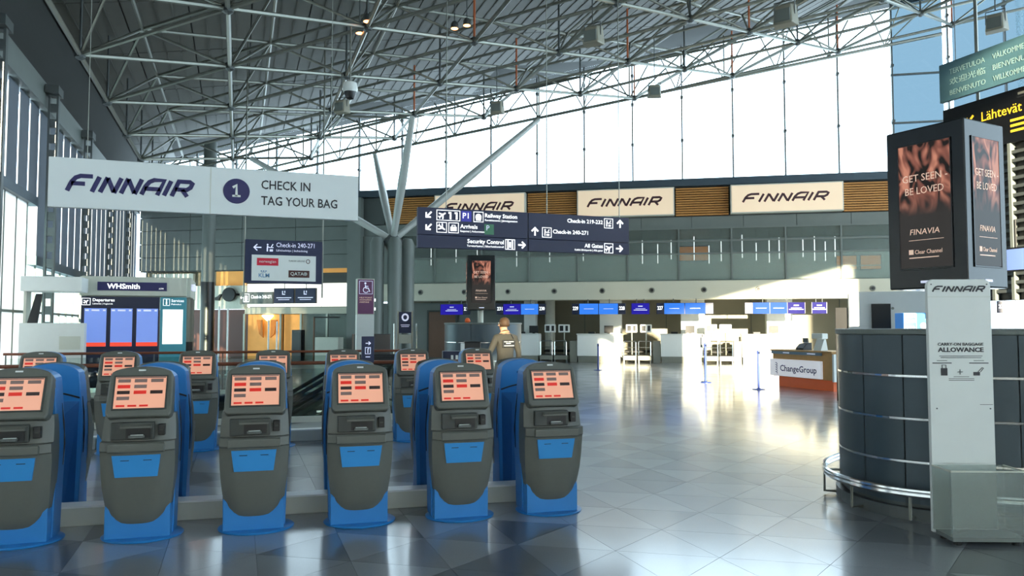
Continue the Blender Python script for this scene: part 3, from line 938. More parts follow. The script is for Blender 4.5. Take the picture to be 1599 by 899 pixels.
ord2 = ['leftmost, half hidden', 'second from the left', 'third from the left', 'fourth from the left', 'fifth from the left', 'sixth from the left', 'rightmost, by the security guard']
for k, x in enumerate((-2.36, -1.45, -.5, .47, 1.42, 2.41, 3.38)):
    dup(kk, (x, 11.3 - .045*x, 0), RZ*.7, 'grey fronted kiosk in the far row, %s' % ord2[k], 'far row of kiosks facing us')
def plinth(x0, x1, y, rz, lab):
    t = thing('cable_plinth', lab, 'plinth', (x0, y, 0), rz)
    L = x1 - x0; n = max(1, round(L / .85))
    for k in range(n):
        b = MB().box(L*k/n+.004, L*(k+1)/n-.004, -.085, .085, 0, .15).build('plinth_section', 'offwhite', t, bevel=.006)
        MB().box(L*k/n+.002, L*(k+1)/n-.002, -.095, .095, .15, .165).build('plinth_lid', 'white_gloss', b)
plinth(-1.9, 2.75, 7.44, -.1, 'low white cable plinth running between the front pair of kiosk rows')
plinth(-2.6, 3.2, 11.82, -.045, 'low white cable plinth behind the far row of kiosks')

# ------------------------------------------------------------------ balustrades and escalators
def balustrade(lab, p0, p1, post_every=1.55, h=1.05):
    p0 = Vector(p0); p1 = Vector(p1); d = p1 - p0; L = d.length; rz = math.atan2(d.y, d.x)
    t = thing('glass_balustrade', lab, 'balustrade', (p0.x, p0.y, 0), rz)
    n = round(L / post_every)
    for k in range(n):
        a = L*k/n; b = L*(k+1)/n
        MB().box(a+.02, b-.02, -.006, .006, .1, .92).build('glass_pane', 'acrylic', t)
        MB().box(a-.012, a+.012, -.02, .02, 0, 1.0).build('post', 'steel_dark', t)
    MB().box(0, L, -.04, .04, 0, .1).build('kerb', 'offwhite', t)
    r = MB(); r.tube((-.05, 0, h-.03), (L+.05, 0, h-.03), .032, seg=10); r.build('handrail', 'rail_wood', t, smooth='auto')
balustrade('near glass balustrade with brown handrail in front of the escalators', (-4.6, 14.2), (3.9, 13.7))
balustrade('far glass balustrade with brown handrail beyond the escalators', (-5.0, 20.5), (4.3, 20.2))
def escalator(lab, y):
    t = thing('escalator', lab, 'escalator', (0, y, 0))
    def zz(x): return 0 if x > 2.5 else (x - 2.5) * .577
    xs = [3.6, 3.0, 2.7, 2.5, 2.2, 1.5, 0, -2, -4.4]
    for yy, nm in ((-.55, 'near'), (.55, 'far')):
        MB().path([(x, yy, zz(x) + .95 - (.05 if x < 2.6 else 0)) for x in xs] + [], .045, 8).build('handrail', 'rubber', t, smooth='auto')
        mb = MB()
        for a, b in zip(xs, xs[1:]):
            mb.add([(a, yy, zz(a)+.2), (b, yy, zz(b)+.2), (b, yy, zz(b)+.88), (a, yy, zz(a)+.88)], [(0, 1, 2, 3)])
        mb.build('glass_side', 'acrylic', t)
        mb = MB()
        for a, b in zip(xs, xs[1:]):
            mb.add([(a, yy-.1, zz(a)-.35), (b, yy-.1, zz(b)-.35), (b, yy-.1, zz(b)+.22), (a, yy-.1, zz(a)+.22),
                    (a, yy+.1, zz(a)-.35), (b, yy+.1, zz(b)-.35), (b, yy+.1, zz(b)+.22), (a, yy+.1, zz(a)+.22)],
                   [(0,1,2,3),(7,6,5,4),(3,2,6,7),(0,4,5,1)])
        mb.build('skirt', 'chrome', t)
        for k in range(9):
            x = 2.4 - k*.6
            MB().cbox(x, yy-.11, zz(x)+.1, .12, .02, .04).build('skirt_light', 'glow_white', t)
    for k in range(22):
        x = 2.5 - k*.31
        MB().box(x-.33, x, -.5, .5, zz(x)-.21, zz(x)-.02).build('step', 'steel_dark', t)
escalator('nearer steel escalator going down to the left behind the balustrade', 15.6)
escalator('farther steel escalator going down to the left', 17.9)
ps = thing('post_sign', 'small dark blue sign with white arrow clipped to the near handrail', 'sign', (2.16, 13.70, 1.0))
MB().box(-.11, .11, -.05, -.02, .02, .48).build('board', 'navy', ps, bevel=.004)
g = MB(); g.stroke([(-.04, .36), (.04, .36)], .016, y=-.05); g.stroke([(.01, .39), (.045, .36), (.01, .33)], .014, y=-.05)
g.frame_xz(-.05, .05, .17, .29, .01, -.054, -.05); g.stroke([(0, .19), (0, .26), (.02, .27)], .015, y=-.05); g.stroke([(-.04, .12), (.04, .12)], .014, y=-.05)
g.build('pictogram', 'glow_soft', ps)
MB().box(-.03, .03, -.03, .045, .0, .06).build('clip', 'dark', ps)

# ------------------------------------------------------------------ hanging signs
def wires(t, pts, z0, X, Y, r=.006):
    for x in pts:
        zt_ = roofz(X + x)
        MB().tube((x, 0, z0), (x, 0, zt_ - t.location.z), r, seg=5).build('hanger', 'steel', t)
bn = thing('hanging_banner', 'white hanging banner with airline name, number one and CHECK IN TAG YOUR BAG', 'banner', (0, 8.3, 0))
MB().box(-1.72, 1.19, -.03, .03, 2.785, 3.265).build('board', 'banner', bn, bevel=.006)
MB().box(-.29, -.283, -.034, -.03, 2.785, 3.265).build('joint', 'offwhite', bn)
wordmark(bn, -1.56, 2.925, 1.12, .19, 'navy_ink', -.031)
MB().disc_xz(-.04, 3.03, .128, -.036, -.03, 36).build('number_disc', 'navy_ink', bn)
g = MB(); g.stroke([(-.075, 3.065), (-.04, 3.09), (-.04, 2.975)], .026, y=-.036); g.box(-.08, 0, -.04, -.036, 2.97, 2.99); g.build('number', 'white', bn)
text(bn, 'CHECK IN', .2, 3.07, .093, 'ink', -.031, width=.49, bold=.015)
text(bn, 'TAG YOUR BAG', .2, 2.905, .093, 'ink', -.031, width=.77, bold=.015)
wires(bn, (-1.4, .9), 3.26, 0, 8.3, .003)

ds = thing('direction_sign', 'wide navy hanging direction sign with Railway Station, Security Control and All Gates', 'sign', (3.11, 14.0, 0))
W2 = 4.39
for x0, x1 in ((0, W2*.495), (W2*.5, W2)):
    for z0, z1 in ((3.12, 3.355), (3.365, 3.875)):
        MB().box(x0, x1, -.06, .06, z0, z1).build('sign_panel', 'navy', ds, bevel=.004)
def arrow(g, x, z, s, ang, y=-.062, w=None):
    w = w or s*.2
    c, s_ = math.cos(ang), math.sin(ang)
    R = lambda a, b: (x + (a*c - b*s_)*s, z + (a*s_ + b*c)*s)
    g.stroke([R(-.5, 0), R(.42, 0)], w, y=y); g.stroke([R(.02, .42), R(.45, 0), R(.02, -.42)], w, y=y)
def plane_icon(g, x, z, s, ang, y=-.062):
    c, s_ = math.cos(ang), math.sin(ang)
    R = lambda a, b: (x + (a*c - b*s_)*s, z + (a*s_ + b*c)*s)
    g.stroke([R(-.45, 0), R(.48, 0)], s*.16, y=y)
    g.stroke([R(-.22, .42), R(.12, 0), R(-.22, -.42)], s*.14, y=y); g.stroke([R(-.5, .18), R(-.36, 0), R(-.5, -.18)], s*.09, y=y)
def bag_icon(g, x, z, s, y=-.062):
    # person at a desk with a bag
    g.disc_xz(x-.22*s, z+.3*s, .09*s, y-.004, y, 10); g.stroke([(x-.22*s, z+.18*s), (x-.24*s, z-.1*s), (x-.24*s, z-.38*s)], .13*s, y=y)
    g.stroke([(x-.2*s, z+.1*s), (x+.05*s, z-.02*s)], .08*s, y=y); g.box(x-.02*s, x+.3*s, y-.004, y, z-.38*s, z-.16*s)
    g.stroke([(x+.3*s, z+.36*s), (x+.1*s, z+.02*s), (x+.34*s, z+.02*s)], .1*s, y=y)
def iconbox(g, x, z, w, h, y=-.062): g.frame_xz(x, x+w, z, z+h, .012, y-.004, y)
g = MB()
Z1, Z2, Z3 = 3.74, 3.51, 3.235
arrow(g, .2, Z1+.0, .15, math.radians(225)); arrow(g, .2, Z2, .15, math.radians(225))
iconbox(g, .35, Z1-.1, .46, .2); plane_icon(g, .46, Z1, .16, math.radians(35)); g.stroke([(.62, Z1-.07), (.62, Z1+.05), (.58, Z1+.05)], .035, y=-.062); g.stroke([(.74, Z1-.07), (.74, Z1+.05), (.70, Z1+.05)], .035, y=-.062)
iconbox(g, 1.07, Z1-.1, .2, .2); g.disc_xz(1.17, Z1, .06, -.066, -.062, 16); g.box(1.12, 1.22, -.066, -.062, Z1-.07, Z1-.02)
iconbox(g, .35, Z2-.1, .2, .2); plane_icon(g, .45, Z2, .16, math.radians(-35))
iconbox(g, .58, Z2-.1, .2, .2); g.box(.62, .74, -.066, -.062, Z2-.06, Z2+.02); g.stroke([(.65, Z2+.02), (.65, Z2+.05), (.71, Z2+.05), (.71, Z2+.02)], .012, y=-.062)
iconbox(g, 1.71, Z3-.1, .2, .2); g.box(1.75, 1.78, -.066, -.062, Z3-.08, Z3+.08); g.box(1.84, 1.87, -.066, -.062, Z3-.08, Z3+.08); g.box(1.795, 1.825, -.066, -.062, Z3-.06, Z3+.05)
arrow(g, 2.05, Z3, .15, 0)
X2 = W2*.5
arrow(g, X2+.13, Z2, .16, PI/2); iconbox(g, X2+.28, Z2-.11, .2, .2); bag_icon(g, X2+.38, Z2-.01, .17)
iconbox(g, X2+1.63, Z1-.1, .2, .2); bag_icon(g, X2+1.73, Z1, .17); arrow(g, X2+1.99, Z1, .16, PI/2)
iconbox(g, X2+1.63, Z3-.1, .2, .2); plane_icon(g, X2+1.73, Z3, .16, math.radians(30)); arrow(g, X2+1.97, Z3, .15, 0)
split_build(g, 'pictogram', 'glow_white', ds, .012)
pb = MB().box(.83, 1.03, -.065, -.06, Z1-.1, Z1+.1).build('parking_mark', 'blue_box', ds)
text(pb, 'P1', .86, Z1-.04, .11, 'glow_white', -.066)
pb = MB().box(1.29, 1.48, -.065, -.06, Z2-.1, Z2+.1).build('parking_mark', 'green_box', ds)
text(pb, 'P', 1.33, Z2-.02, .1, 'glow_soft', -.066)
for body, sub, x, z, al in (('Railway Station', 'Rautatieasema | Järnvägsstation', 1.30, Z1, 'LEFT'), ('Arrivals', 'Saapuvat | Ankommande', .81, Z2, 'LEFT'),
        ('Security Control', 'Turvatarkastus | Säkerhetskontroll', 1.68, Z3, 'RIGHT'), ('Check-in 240-271', '', X2+.51, Z2, 'LEFT'), ('Check-in 219-232', '', X2+1.6, Z1, 'RIGHT'),
        ('All Gates', 'Kaikki lähtöportit | Alla gater', X2+1.6, Z3, 'RIGHT')):
    text(ds, body, x, z + (0 if sub else -.02), .078, 'glow_white', -.062, al, bold=.02)
    if sub: text(ds, sub, x, z-.07, .038, 'glow_white', -.062, al, bold=.01)
wires(ds, (.55, 2.6, 4.2), 3.87, 3.11, 14, .01)

ck = thing('airline_sign', 'navy hanging sign Check-in 240-271 with airline logos on a white field', 'sign', (.17, 26.0, 0))
MB().box(0, 2.4, -.08, .08, 3.05, 4.45).build('board', 'navy', ck, bevel=.01)
MB().box(.2, 2.2, -.09, -.08, 3.13, 3.96).build('white_field', 'white_gloss', ck)
g = MB(); arrow(g, .37, 4.2, .24, PI, y=-.082, w=.035); bag_icon(g, .75, 4.2, .32, y=-.082); split_build(g, 'pictogram', 'glow_soft', ck, .03)
text(ck, 'Check-in 240-271', .95, 4.23, .15, 'glow_soft', -.082, width=1.2)
text(ck, 'Lähtöselvitys | Incheckning', .95, 4.09, .07, 'glow_soft', -.082, width=.98)
b = MB().box(.36, 1.02, -.095, -.09, 3.62, 3.86).build('logo_plate', 'red', ck); text(b, 'norwegian', .69, 3.71, .09, 'white', -.096, 'CENTER')
b = MB().box(1.34, 2.0, -.095, -.09, 3.25, 3.48).build('logo_plate', 'maroon', ck); text(b, 'QATAR', 1.4, 3.32, .11, 'white', -.096, bold=.01)
MB().disc_xz(1.87, 3.37, .06, -.098, -.095, 14).build('emblem', 'white', b)
text(ck, 'TURKISH AIRLINES', 1.34, 3.76, .055, 'ink', -.091, width=.52); g = MB(); g.stroke([(1.95+.055*math.cos(a), 3.78+.065*math.sin(a)) for a in [2*PI*k/14 for k in range(14)]], .02, y=-.09, closed=True); g.build('emblem', 'maroon', ck)
text(ck, 'KLM', .42, 3.24, .13, 'klm', -.091, bold=.02); g = MB(); [g.disc_xz(.5+.07*k, 3.44, .022, -.093, -.09, 8) for k in range(3)]; g.box(.5, .64, -.093, -.09, 3.395, 3.41); g.build('emblem', 'klm', ck)
for x in (-.02, 2.42): MB().tube((x, 0, 2.6), (x, 0, zc(1)), .025, seg=6).build('hanger', 'steel', ck)

def illum(s0, s1, lab):
    t = thing('illuminated_sign', lab, 'sign', fpos(s0, .12), FA, 'lit airline signs on the front wall')
    w = s1 - s0
    MB().box(0, w, -.1, .3, 6.7, 7.98).build('box', 'offwhite', t)
    MB().box(.05, w-.05, -.115, -.1, 6.75, 7.93).build('face', 'lightbox', t)
    wordmark(t, w*.11, 7.13, w*.77, .45, 'maroon_ink', -.116)
illum(-5.1, -.65, 'glowing cream airline sign half hidden behind the navy direction sign')
illum(1.8, 6.22, 'glowing cream airline sign, middle one of the front wall')
illum(8.68, 13.42, 'glowing cream airline sign nearest the big advert cube')

# ------------------------------------------------------------------ check-in screens and desks
def screen_unit(s0, s1, n0, n1, kinds, lab):
    t = thing('desk_screen', lab, 'screen', fpos(s0, .3, 2.22), FA, 'screens above the check in desks')
    w = s1 - s0
    MB().box(0, w, 0, .1, 0, .5).build('housing', 'dep_navy', t, bevel=.01)
    a = .33 if n0 else .02; b = w - (.33 if n1 else .02); k = len(kinds)
    for i, q in enumerate(kinds):
        f_ = MB().box(a+(b-a)*i/k+.015, a+(b-a)*(i+1)/k-.015, -.015, 0, .0, .49).build('display', q, t)
        m_ = (a+(b-a)*(i+.5)/k)
        g = MB(); g.box(m_-.22, m_+.22, -.018, -.015, .24, .26)
        if q == 'violet_screen': g.box(m_-.3, m_+.3, -.018, -.015, .17, .2); g.box(m_-.1, m_+.1, -.018, -.015, .34, .38)
        g.build('display_line', 'glow_soft', f_)
    if n0: text(t, n0, .04, .2, .16, 'glow_white', -.002, width=.25, bold=.03)
    if n1: text(t, n1, w-.29, .2, .16, 'glow_white', -.002, width=.25, bold=.03)
    for x in (w*.3, w*.7): MB().tube((x, .06, .5), (x, .06, .7), .02, seg=6).build('bracket', 'steel_dark', t)
screen_unit(-4.77, -3.3, '', '232', ['violet_screen'], 'violet desk screen beside the standing advert column')
screen_unit(-2.02, .32, '231', '230', ['violet_screen', 'blue_screen'], 'violet and blue desk screens 231 and 230 above the security guard')
screen_unit(1.55, 4.0, '229', '228', ['blue_screen', 'blue_screen'], 'blue desk screens 229 and 228, left of the single notice screen')
screen_unit(5.38, 7.87, '227', '226', ['blue_screen', 'blue_screen'], 'blue desk screens 227 and 226, right of the single notice screen')
screen_unit(9.21, 11.75, '225', '', ['blue_screen', 'blue_screen', 'violet_screen'], 'desk screens starting with 225, above the currency desk')
screen_unit(4.24, 5.09, '', '', ['violet_screen'], 'single violet notice screen between 228 and 227')
screen_unit(11.99, 12.64, '', '', ['violet_screen'], 'small violet notice screen at the right end of the row')
screen_unit(19.3, 20.3, '220', '', ['dep_navy'], 'dark desk screen marked 220 behind the baggage stand')

def desk(s0, s1, lab):
    w = s1 - s0
    t = thing('check_in_desk', lab, 'desk', fpos(s0, 0), FA, 'white check in desks under the balcony')
    MB().box(0, w, 0, .75, .3, 1.28).build('body', 'white_gloss', t, bevel=.015)
    MB().box(.04, w-.04, .04, .7, 0, .3).build('kick_plate', 'steel', t)
    MB().box(-.03, w+.03, -.06, .5, 1.28, 1.33).build('counter_top', 'white', t, bevel=.01)
    MB().box(-.35, -.02, .05, .8, 0, 1.0).build('side_cheek', 'steel', t, bevel=.01)
    m_ = MB().prism_yz([(.5, 1.36), (.58, 1.36), (.52, 1.7), (.48, 1.7)], w*.6, w*.6+.42).build('monitor', 'dark', t)
    MB().box(w*.6+.15, w*.6+.27, .5, .62, 1.33, 1.4).build('monitor_foot', 'black', m_)
    MB().box(w*.25, w*.25+.3, .15, .4, 1.33, 1.42).build('label_printer', 'dark', t, bevel=.01)
desk(-1.4, -.05, 'white check in desk farthest left, behind the security guard')
desk(1.75, 3.77, 'white check in desk just left of the paired baggage scales')
desk(5.55, 7.4, 'white check in desk just right of the paired baggage scales')
desk(9.1, 11.1, 'white check in desk in the sun, nearest the currency desk')
def scale_unit(s, lab, two=False):
    t = thing('baggage_scale', lab, 'baggage scale', fpos(s, .1), FA, 'baggage scales beside the desks')
    MB().box(-.3, .3, -.3, .9, .14, .34).build('belt_bed', 'steel', t, bevel=.01)
    MB().box(-.26, .26, -.28, .88, .34, .36).build('belt', 'rubber', t)
    for x in (-.26, .26): MB().box(x-.03, x+.03, -.25, .8, 0, .15).build('foot', 'steel_dark', t)
    MB().path([(-.27, -.25, .35), (-.27, -.25, .95), (-.24, -.25, 1.0), (.24, -.25, 1.0), (.27, -.25, .95), (.27, -.25, .35)], .022).build('hoop', 'chrome', t)
    MB().path([(-.26, -.25, .72), (.26, -.25, .72)], .015).build('hoop_bar', 'chrome', t)
    MB().tube((.05, .75, .3), (.05, .75, 1.38), .03).build('display_post', 'steel', t)
    h = MB().box(-.22, .3, .62, .86, 1.38, 1.76).build('display_box', 'white_gloss', t, bevel=.03)
    MB().box(-.15, .02, .6, .63, 1.45, 1.7).build('display_window', 'black', h); MB().box(.12, .24, .6, .63, 1.45, 1.7).build('display_window', 'black', h)
    MB().box(-.3, .3, .9, 1.8, .45, .55).build('rear_belt', 'rubber', t)
for s, l in ((.36, 'baggage scale right of the farthest left desk'), (1.02, 'baggage scale just left of desk 229'), (4.18, 'left one of the two baggage scales between desks 228 and 227'), (4.84, 'right one of the two baggage scales between desks 228 and 227'), (7.76, 'baggage scale right of desk 226'), (8.4, 'baggage scale in the sun left of desk 225')):
    scale_unit(s, l)

# ------------------------------------------------------------------ round steel counters and advert cubes
def catmull(pts, n=6):
    out = []; N = len(pts)
    for i in range(N):
        p0, p1, p2, p3 = [Vector(pts[(i+k-1) % N]) for k in range(4)]
        for q in range(n):
            t = q / n
            out.append(.5*((2*p1) + (p2-p0)*t + (2*p0-5*p1+4*p2-p3)*t*t + (3*p1-p0-3*p2+p3)*t**3))
    return out
def offset(pts, d):
    N = len(pts); out = []
    for i in range(N):
        t = (pts[(i+1) % N] - pts[i-1]).normalized(); out.append(pts[i] + Vector((-t.y, t.x)) * d)
    return out
def steel_counter(lab, pts, loc, H, bands, seams, name='steel_counter'):
    t = thing(name, lab, 'counter', loc)
    P = catmull(pts)
    area = sum(P[i-1].cross(P[i]) for i in range(len(P)))
    if area > 0: P.reverse()          # clockwise: offset(+d) points outwards
    sg = 1
    N = len(P)
    zs = [.12 + (H - .16) * k / bands for k in range(bands + 1)]
    # panels band by band, split at the seams
    step = N // seams
    for b in range(bands):
        for s in range(seams):
            i0 = s * step; i1 = N if s == seams - 1 else (s + 1) * step
            mb = MB(); vs = []; m = i1 - i0 + 1
            for i in range(i0, i1 + 1):
                p = P[i % N]
                vs.append((p.x, p.y, zs[b] + .012)); 
            bulge = offset(P, .012)
            for i in range(i0, i1 + 1):
                p = bulge[i % N]; vs.append((p.x, p.y, zs[b] + .013))
            for i in range(i0, i1 + 1):
                p = bulge[i % N]; vs.append((p.x, p.y, zs[b+1] - .013))
            for i in range(i0, i1 + 1):
                p = P[i % N]; vs.append((p.x, p.y, zs[b+1] - .012))
            fs = [(r*m+k, r*m+k+1, (r+1)*m+k+1, (r+1)*m+k) for r in range(3) for k in range(m-1)]
            for r in range(4):            # open the upright joints by a few millimetres
                a_, b_ = Vector(vs[r*m]), Vector(vs[r*m+1]); vs[r*m] = tuple(a_ + (b_-a_).normalized()*.005)
                a_, b_ = Vector(vs[r*m+m-1]), Vector(vs[r*m+m-2]); vs[r*m+m-1] = tuple(a_ + (b_-a_).normalized()*.005)
            mb.add(vs, fs).build('steel_panel', 'drum', t, smooth='auto')
    inner = offset(P, -.02)
    MB().prism_xy([(p.x, p.y) for p in inner], 0.0, H - .05).build('core', 'steel_dark', t)
    for z in zs[1:-1]:
        o_ = offset(P, .012)
        MB().prism_xy([(p.x, p.y) for p in o_], z-.009, z+.009).build('band', 'chrome', t)
    o_ = offset(P, .03)
    MB().prism_xy([(p.x, p.y) for p in o_], H - .05, H).build('top_rim', 'clad', t, bevel=.01)
    return t, P
pts = [(5.40, 5.50), (5.50, 5.14), (5.78, 4.83), (6.15, 4.52), (6.9, 3.85), (7.7, 3.15), (8.6, 2.75), (9.4, 3.2), (9.4, 4.4), (8.7, 5.7), (7.7, 6.55), (6.7, 6.72), (5.95, 6.42), (5.53, 5.98)]
rc_, RP = steel_counter('large dark steel counter with rounded end under the big advert cube', pts, (0, 0, 0), 1.63, 4, 14)
bp = offset(RP, .16)
mb = MB(); mb.path([(p.x, p.y, .27) for p in bp] + [(bp[0].x, bp[0].y, .27)], .022, 8); mb.path([(p.x, p.y, .235) for p in bp] + [(bp[0].x, bp[0].y, .235)], .022, 8)
mb.build('bumper_rail', 'chrome', rc_, smooth='auto')
for k in range(0, len(RP), 7):
    a, b_ = RP[k], bp[k]
    br = MB(); d_ = (a - b_); br.path([(a.x, a.y, .24), (b_.x, b_.y, .24), (b_.x, b_.y, .03), (a.x, a.y, .03)], .014, 5)
    br.build('rail_bracket', 'steel', rc_)
pf = offset(RP, .05)
MB().prism_xy([(p.x, p.y) for p in pf], 0, .1).build('foot_ring', 'steel_dark', rc_)
mpts = [(1.15*math.cos(a), 1.15*math.sin(a)) for a in [2*PI*k/12 for k in range(12)]]
mc_, MP_ = steel_counter('round grey steel counter behind the security guard', mpts, (7.0, 22.3, 0), 1.77, 3, 6)
ob = MB().lathe([(.05, 0), (.09, .04), (.06, .12), (.02, .14)], 10).build('orange_ornament', 'lamp_orange' if False else 'cg_orange', None, (6.35, 21.75, 1.77)); tag(ob, 'small orange cup on the round steel counter', 'cup')

def advert_cube(lab, loc, rz, wx, wy, z0, z1, pole_from):
    t = thing('advert_cube', lab, 'advert', loc, rz)
    MB().box(-wx/2, wx/2, -wy/2, wy/2, z0, z1).build('housing', 'gloss_black', t, bevel=.015)
    MB().tube((0, 0, pole_from), (0, 0, z0), .09, seg=16).build('pole', 'offwhite', t, smooth='auto')
    H = z1 - z0
    for M, w in ((Matrix.Translation((0, -wy/2, 0)), wx), (Matrix.Translation((-wx/2, 0, 0)) @ Matrix.Rotation(-PI/2, 4, 'Z'), wy)):
        a = w * .33
        MB().frame_xz(-a-.01, a+.01, z0+H*.12, z1-H*.1, .01, -.012, 0).xf(M).build('screen_frame', 'black', t)
        sc = MB().box(-a, a, -.008, 0, z0+H*.13, z1-H*.105).xf(M).build('screen', 'flame', t)
        text(sc, 'GET SEEN -', -a*.85, z0+H*.665, H*.045, 'ad_text', -.009, width=a*1.75, M=M)
        text(sc, 'BE LOVED', -a*.75, z0+H*.585, H*.045, 'ad_text', -.009, width=a*1.5, M=M)
        text(sc, 'FINAVIA', -a*.6, z0+H*.335, H*.036, 'ad_text', -.009, width=a*1.15, shear=.15, M=M)
        text(sc, 'Clear Channel', -a*.42, z0+H*.215, H*.026, 'ad_text', -.009, width=a*1.05, M=M)
        g = MB(); g.stroke([(-a*.65, z0+H*.3), (a*.7, z0+H*.3)], H*.003, y=-.008, t=.002); g.stroke([(-a*.65, z0+H*.192), (a*.5, z0+H*.192)], H*.006, y=-.008, t=.002)
        g.box(-a*.66, -a*.48, -.01, -.008, z0+H*.213, z0+H*.243)
        g.xf(M).build('fine_print', 'ad_text', sc)
        g = MB(); g.box(-w*.08, w*.1, -.003, 0, z0+H*.035, z0+H*.05); g.xf(M).build('maker_mark', 'glow_soft', t)
    return t
advert_cube('big black advert cube GET SEEN BE LOVED above the steel counter', (6.99, 6.04, 0), math.radians(10.4), .72, .83, 2.04, 3.72, 1.63)
advert_cube('small distant black advert column GET SEEN BE LOVED on the round counter', (6.95, 22.4, 0), math.radians(-14), .84, .84, 2.15, 3.8, 1.77)

# ------------------------------------------------------------------ baggage allowance stand
bs = thing('baggage_stand', 'white panel stand reading CARRY-ON BAGGAGE ALLOWANCE with a clear bin', 'stand', (5.45, 4.62, 0), math.radians(-21))
w = .25
cor = [(-w, .56), (w, .56), (w, 1.98), (w-.01, 2.01), (w-.04, 2.03), (-w+.04, 2.03), (-w+.01, 2.01), (-w, 1.98)]
MB().prism_xz(cor, -.02, .02).build('panel', 'white', bs, bevel=.003)
MB().box(-w, w, -.0225, -.02, 1.888, 1.891).build('seam', 'offwhite', bs)
wordmark(bs, -.21, 1.925, .42, .055, 'ink', -.021)
text(bs, 'CARRY-ON BAGGAGE', 0, 1.50, .023, 'ink', -.021, 'CENTER', width=.36, bold=.03)
text(bs, 'ALLOWANCE', 0, 1.45, .036, 'ink', -.021, 'CENTER', width=.36, bold=.04)
g = MB()
for z, a in ((1.415, .17), (1.402, .16), (1.366, .0)):
    if a: g.box(-a, a, -.023, -.02, z, z+.004)
for x in (-.15, .14):
    g.box(x-.04, x+.04, -.023, -.02, 1.378, 1.382); g.box(x-.075, x+.075, -.023, -.02, 1.357, 1.364)
g.box(-.16, -.11, -.024, -.02, 1.262, 1.32); g.stroke([(-.15, 1.32), (-.15, 1.345), (-.12, 1.345), (-.12, 1.32)], .004, y=-.02)
g.stroke([(-.03, 1.29), (.01, 1.29)], .004, y=-.02); g.stroke([(-.01, 1.27), (-.01, 1.31)], .004, y=-.02)
g.box(.095, .145, -.024, -.02, 1.262, 1.29); g.stroke([(.13, 1.29), (.165, 1.325), (.175, 1.32), (.15, 1.29)], .004, y=-.02)
for z, a in ((1.25, .06), (1.235, .1), (1.222, .1)): g.box(-a, a, -.022, -.02, z, z+.004)
g.box(.14, .24, -.022, -.02, 1.03, 1.033)
g.build('printed_symbols', 'ink', bs)
for x, z in ((-.2, 1.0), (.22, 1.0), (-.22, 1.99), (.22, 1.99)): MB().tube((x, -.024, z), (x, -.02, z), .006, seg=8).build('screw', 'steel_dark', bs)
# clear baggage bin
MB().box(-.26, .3, -.31, -.30, .06, .56).build('bin_wall', 'frosted', bs); MB().box(-.26, .3, -.04, -.03, .06, .56).build('bin_wall', 'frosted', bs)
MB().box(-.26, -.25, -.30, -.04, .06, .56).build('bin_wall', 'frosted', bs); MB().box(.29, .3, -.30, -.04, .06, .56).build('bin_wall', 'frosted', bs)
MB().box(-.25, .29, -.3, -.05, .03, .06).build('bin_base', 'clad', bs)
MB().box(-.25, .25, -.02, .02, 0.03, .57).build('back_plate', 'white', bs)
for x in (-.2, .24):
    for y in (-.26, -.08): MB().lathe([(.03, 0), (.03, .035)], 10, (x, y)).build('foot', 'rubber', bs)
MB().box(-.265, .305, -.315, -.30, .55, .562).box(-.265, -.255, -.315, -.03, .55, .562).box(.295, .305, -.315, -.03, .55, .562).build('bin_rim', 'offwhite', bs)

# ------------------------------------------------------------------ teal welcome sign, departure board
te = thing('welcome_sign', 'teal hanging welcome sign in several languages', 'sign', (9.47, 8.2, 0), -PI/2)
MB().box(0, 2.6, -.03, .03, 4.85, 5.4).build('board', 'teal_sign', te, bevel=.005)
for r, (a, b_) in enumerate((('TERVETULOA', 'VÄLKOMMEN'), ('欢迎光临', 'BIENVENUE'), ('BENVENUTO', 'WILLKOMMEN'))):
    text(te, a, .17, 5.22 - r*.15, .075, 'teal_text', -.031, width=.55); text(te, b_, .83, 5.22 - r*.15, .075, 'teal_text', -.031, width=.5)
MB().box(1.52, 1.62, -.034, -.03, 5.18, 5.3).build('emblem', 'white', te)
for x in (.25, 2.2): MB().tube((x, 0, 5.4), (x, 0, 10.6), .006, seg=5).build('hanger', 'steel_dark', te)
db = thing('departure_board', 'black departure board with yellow heading and slatted rows', 'departure board', (12.15, 10.5, 0), -PI/2)
MB().box(0, 5.2, 0, .3, 4.72, 5.62).build('header', 'black', db, bevel=.01)
text(db, 'Lähtevät lennot', .78, 5.22, .17, 'amber_text', -.004, width=1.35)
g = MB(); arrow(g, .55, 5.3, .2, math.radians(225), y=-.002, w=.04)
for z in (5.08, 4.99, 4.9): g.box(1.3, 1.95, -.004, 0, z, z+.04)
g.build('heading_marks', 'amber_text', db)
MB().box(0, 5.2, .1, .3, 2.1, 4.72).build('backing', 'dark', db)
for k in range(17):
    z = 2.22 + k*.145
    MB().box(.9, 5.1, .0, .1, z, z+.055).build('slat', 'steel_dark', db)
for x in (0.02, .9, 1.25, 1.7, 2.5, 3.4, 4.3, 5.1): MB().box(x, x+.05, -.03, .1, 2.1, 4.72).build('divider', 'clad', db)
for x in (.6, 4.6): MB().tube((x, .15, 5.62), (x, .15, roofz(12)), .03, seg=6).build('hanger', 'steel', db)
ex = thing('small_hanging_sign', 'tiny dark sign hanging under the teal welcome sign', 'sign', (9.47, 6.95, 0), -PI/2)
MB().box(-.12, .12, -.02, .02, 4.62, 4.7).build('board', 'black', ex); MB().box(-.09, .09, -.024, -.02, 4.645, 4.675).build('face', 'steel', ex)
MB().tube((0, 0, 4.7), (.02, 0, 4.849), .006, seg=5).build('hanger', 'dark', ex)
ms = thing('blue_monitor', 'blue monitor under the departure board at the right edge', 'screen', (12.0, 9.35, 0), -PI/2)
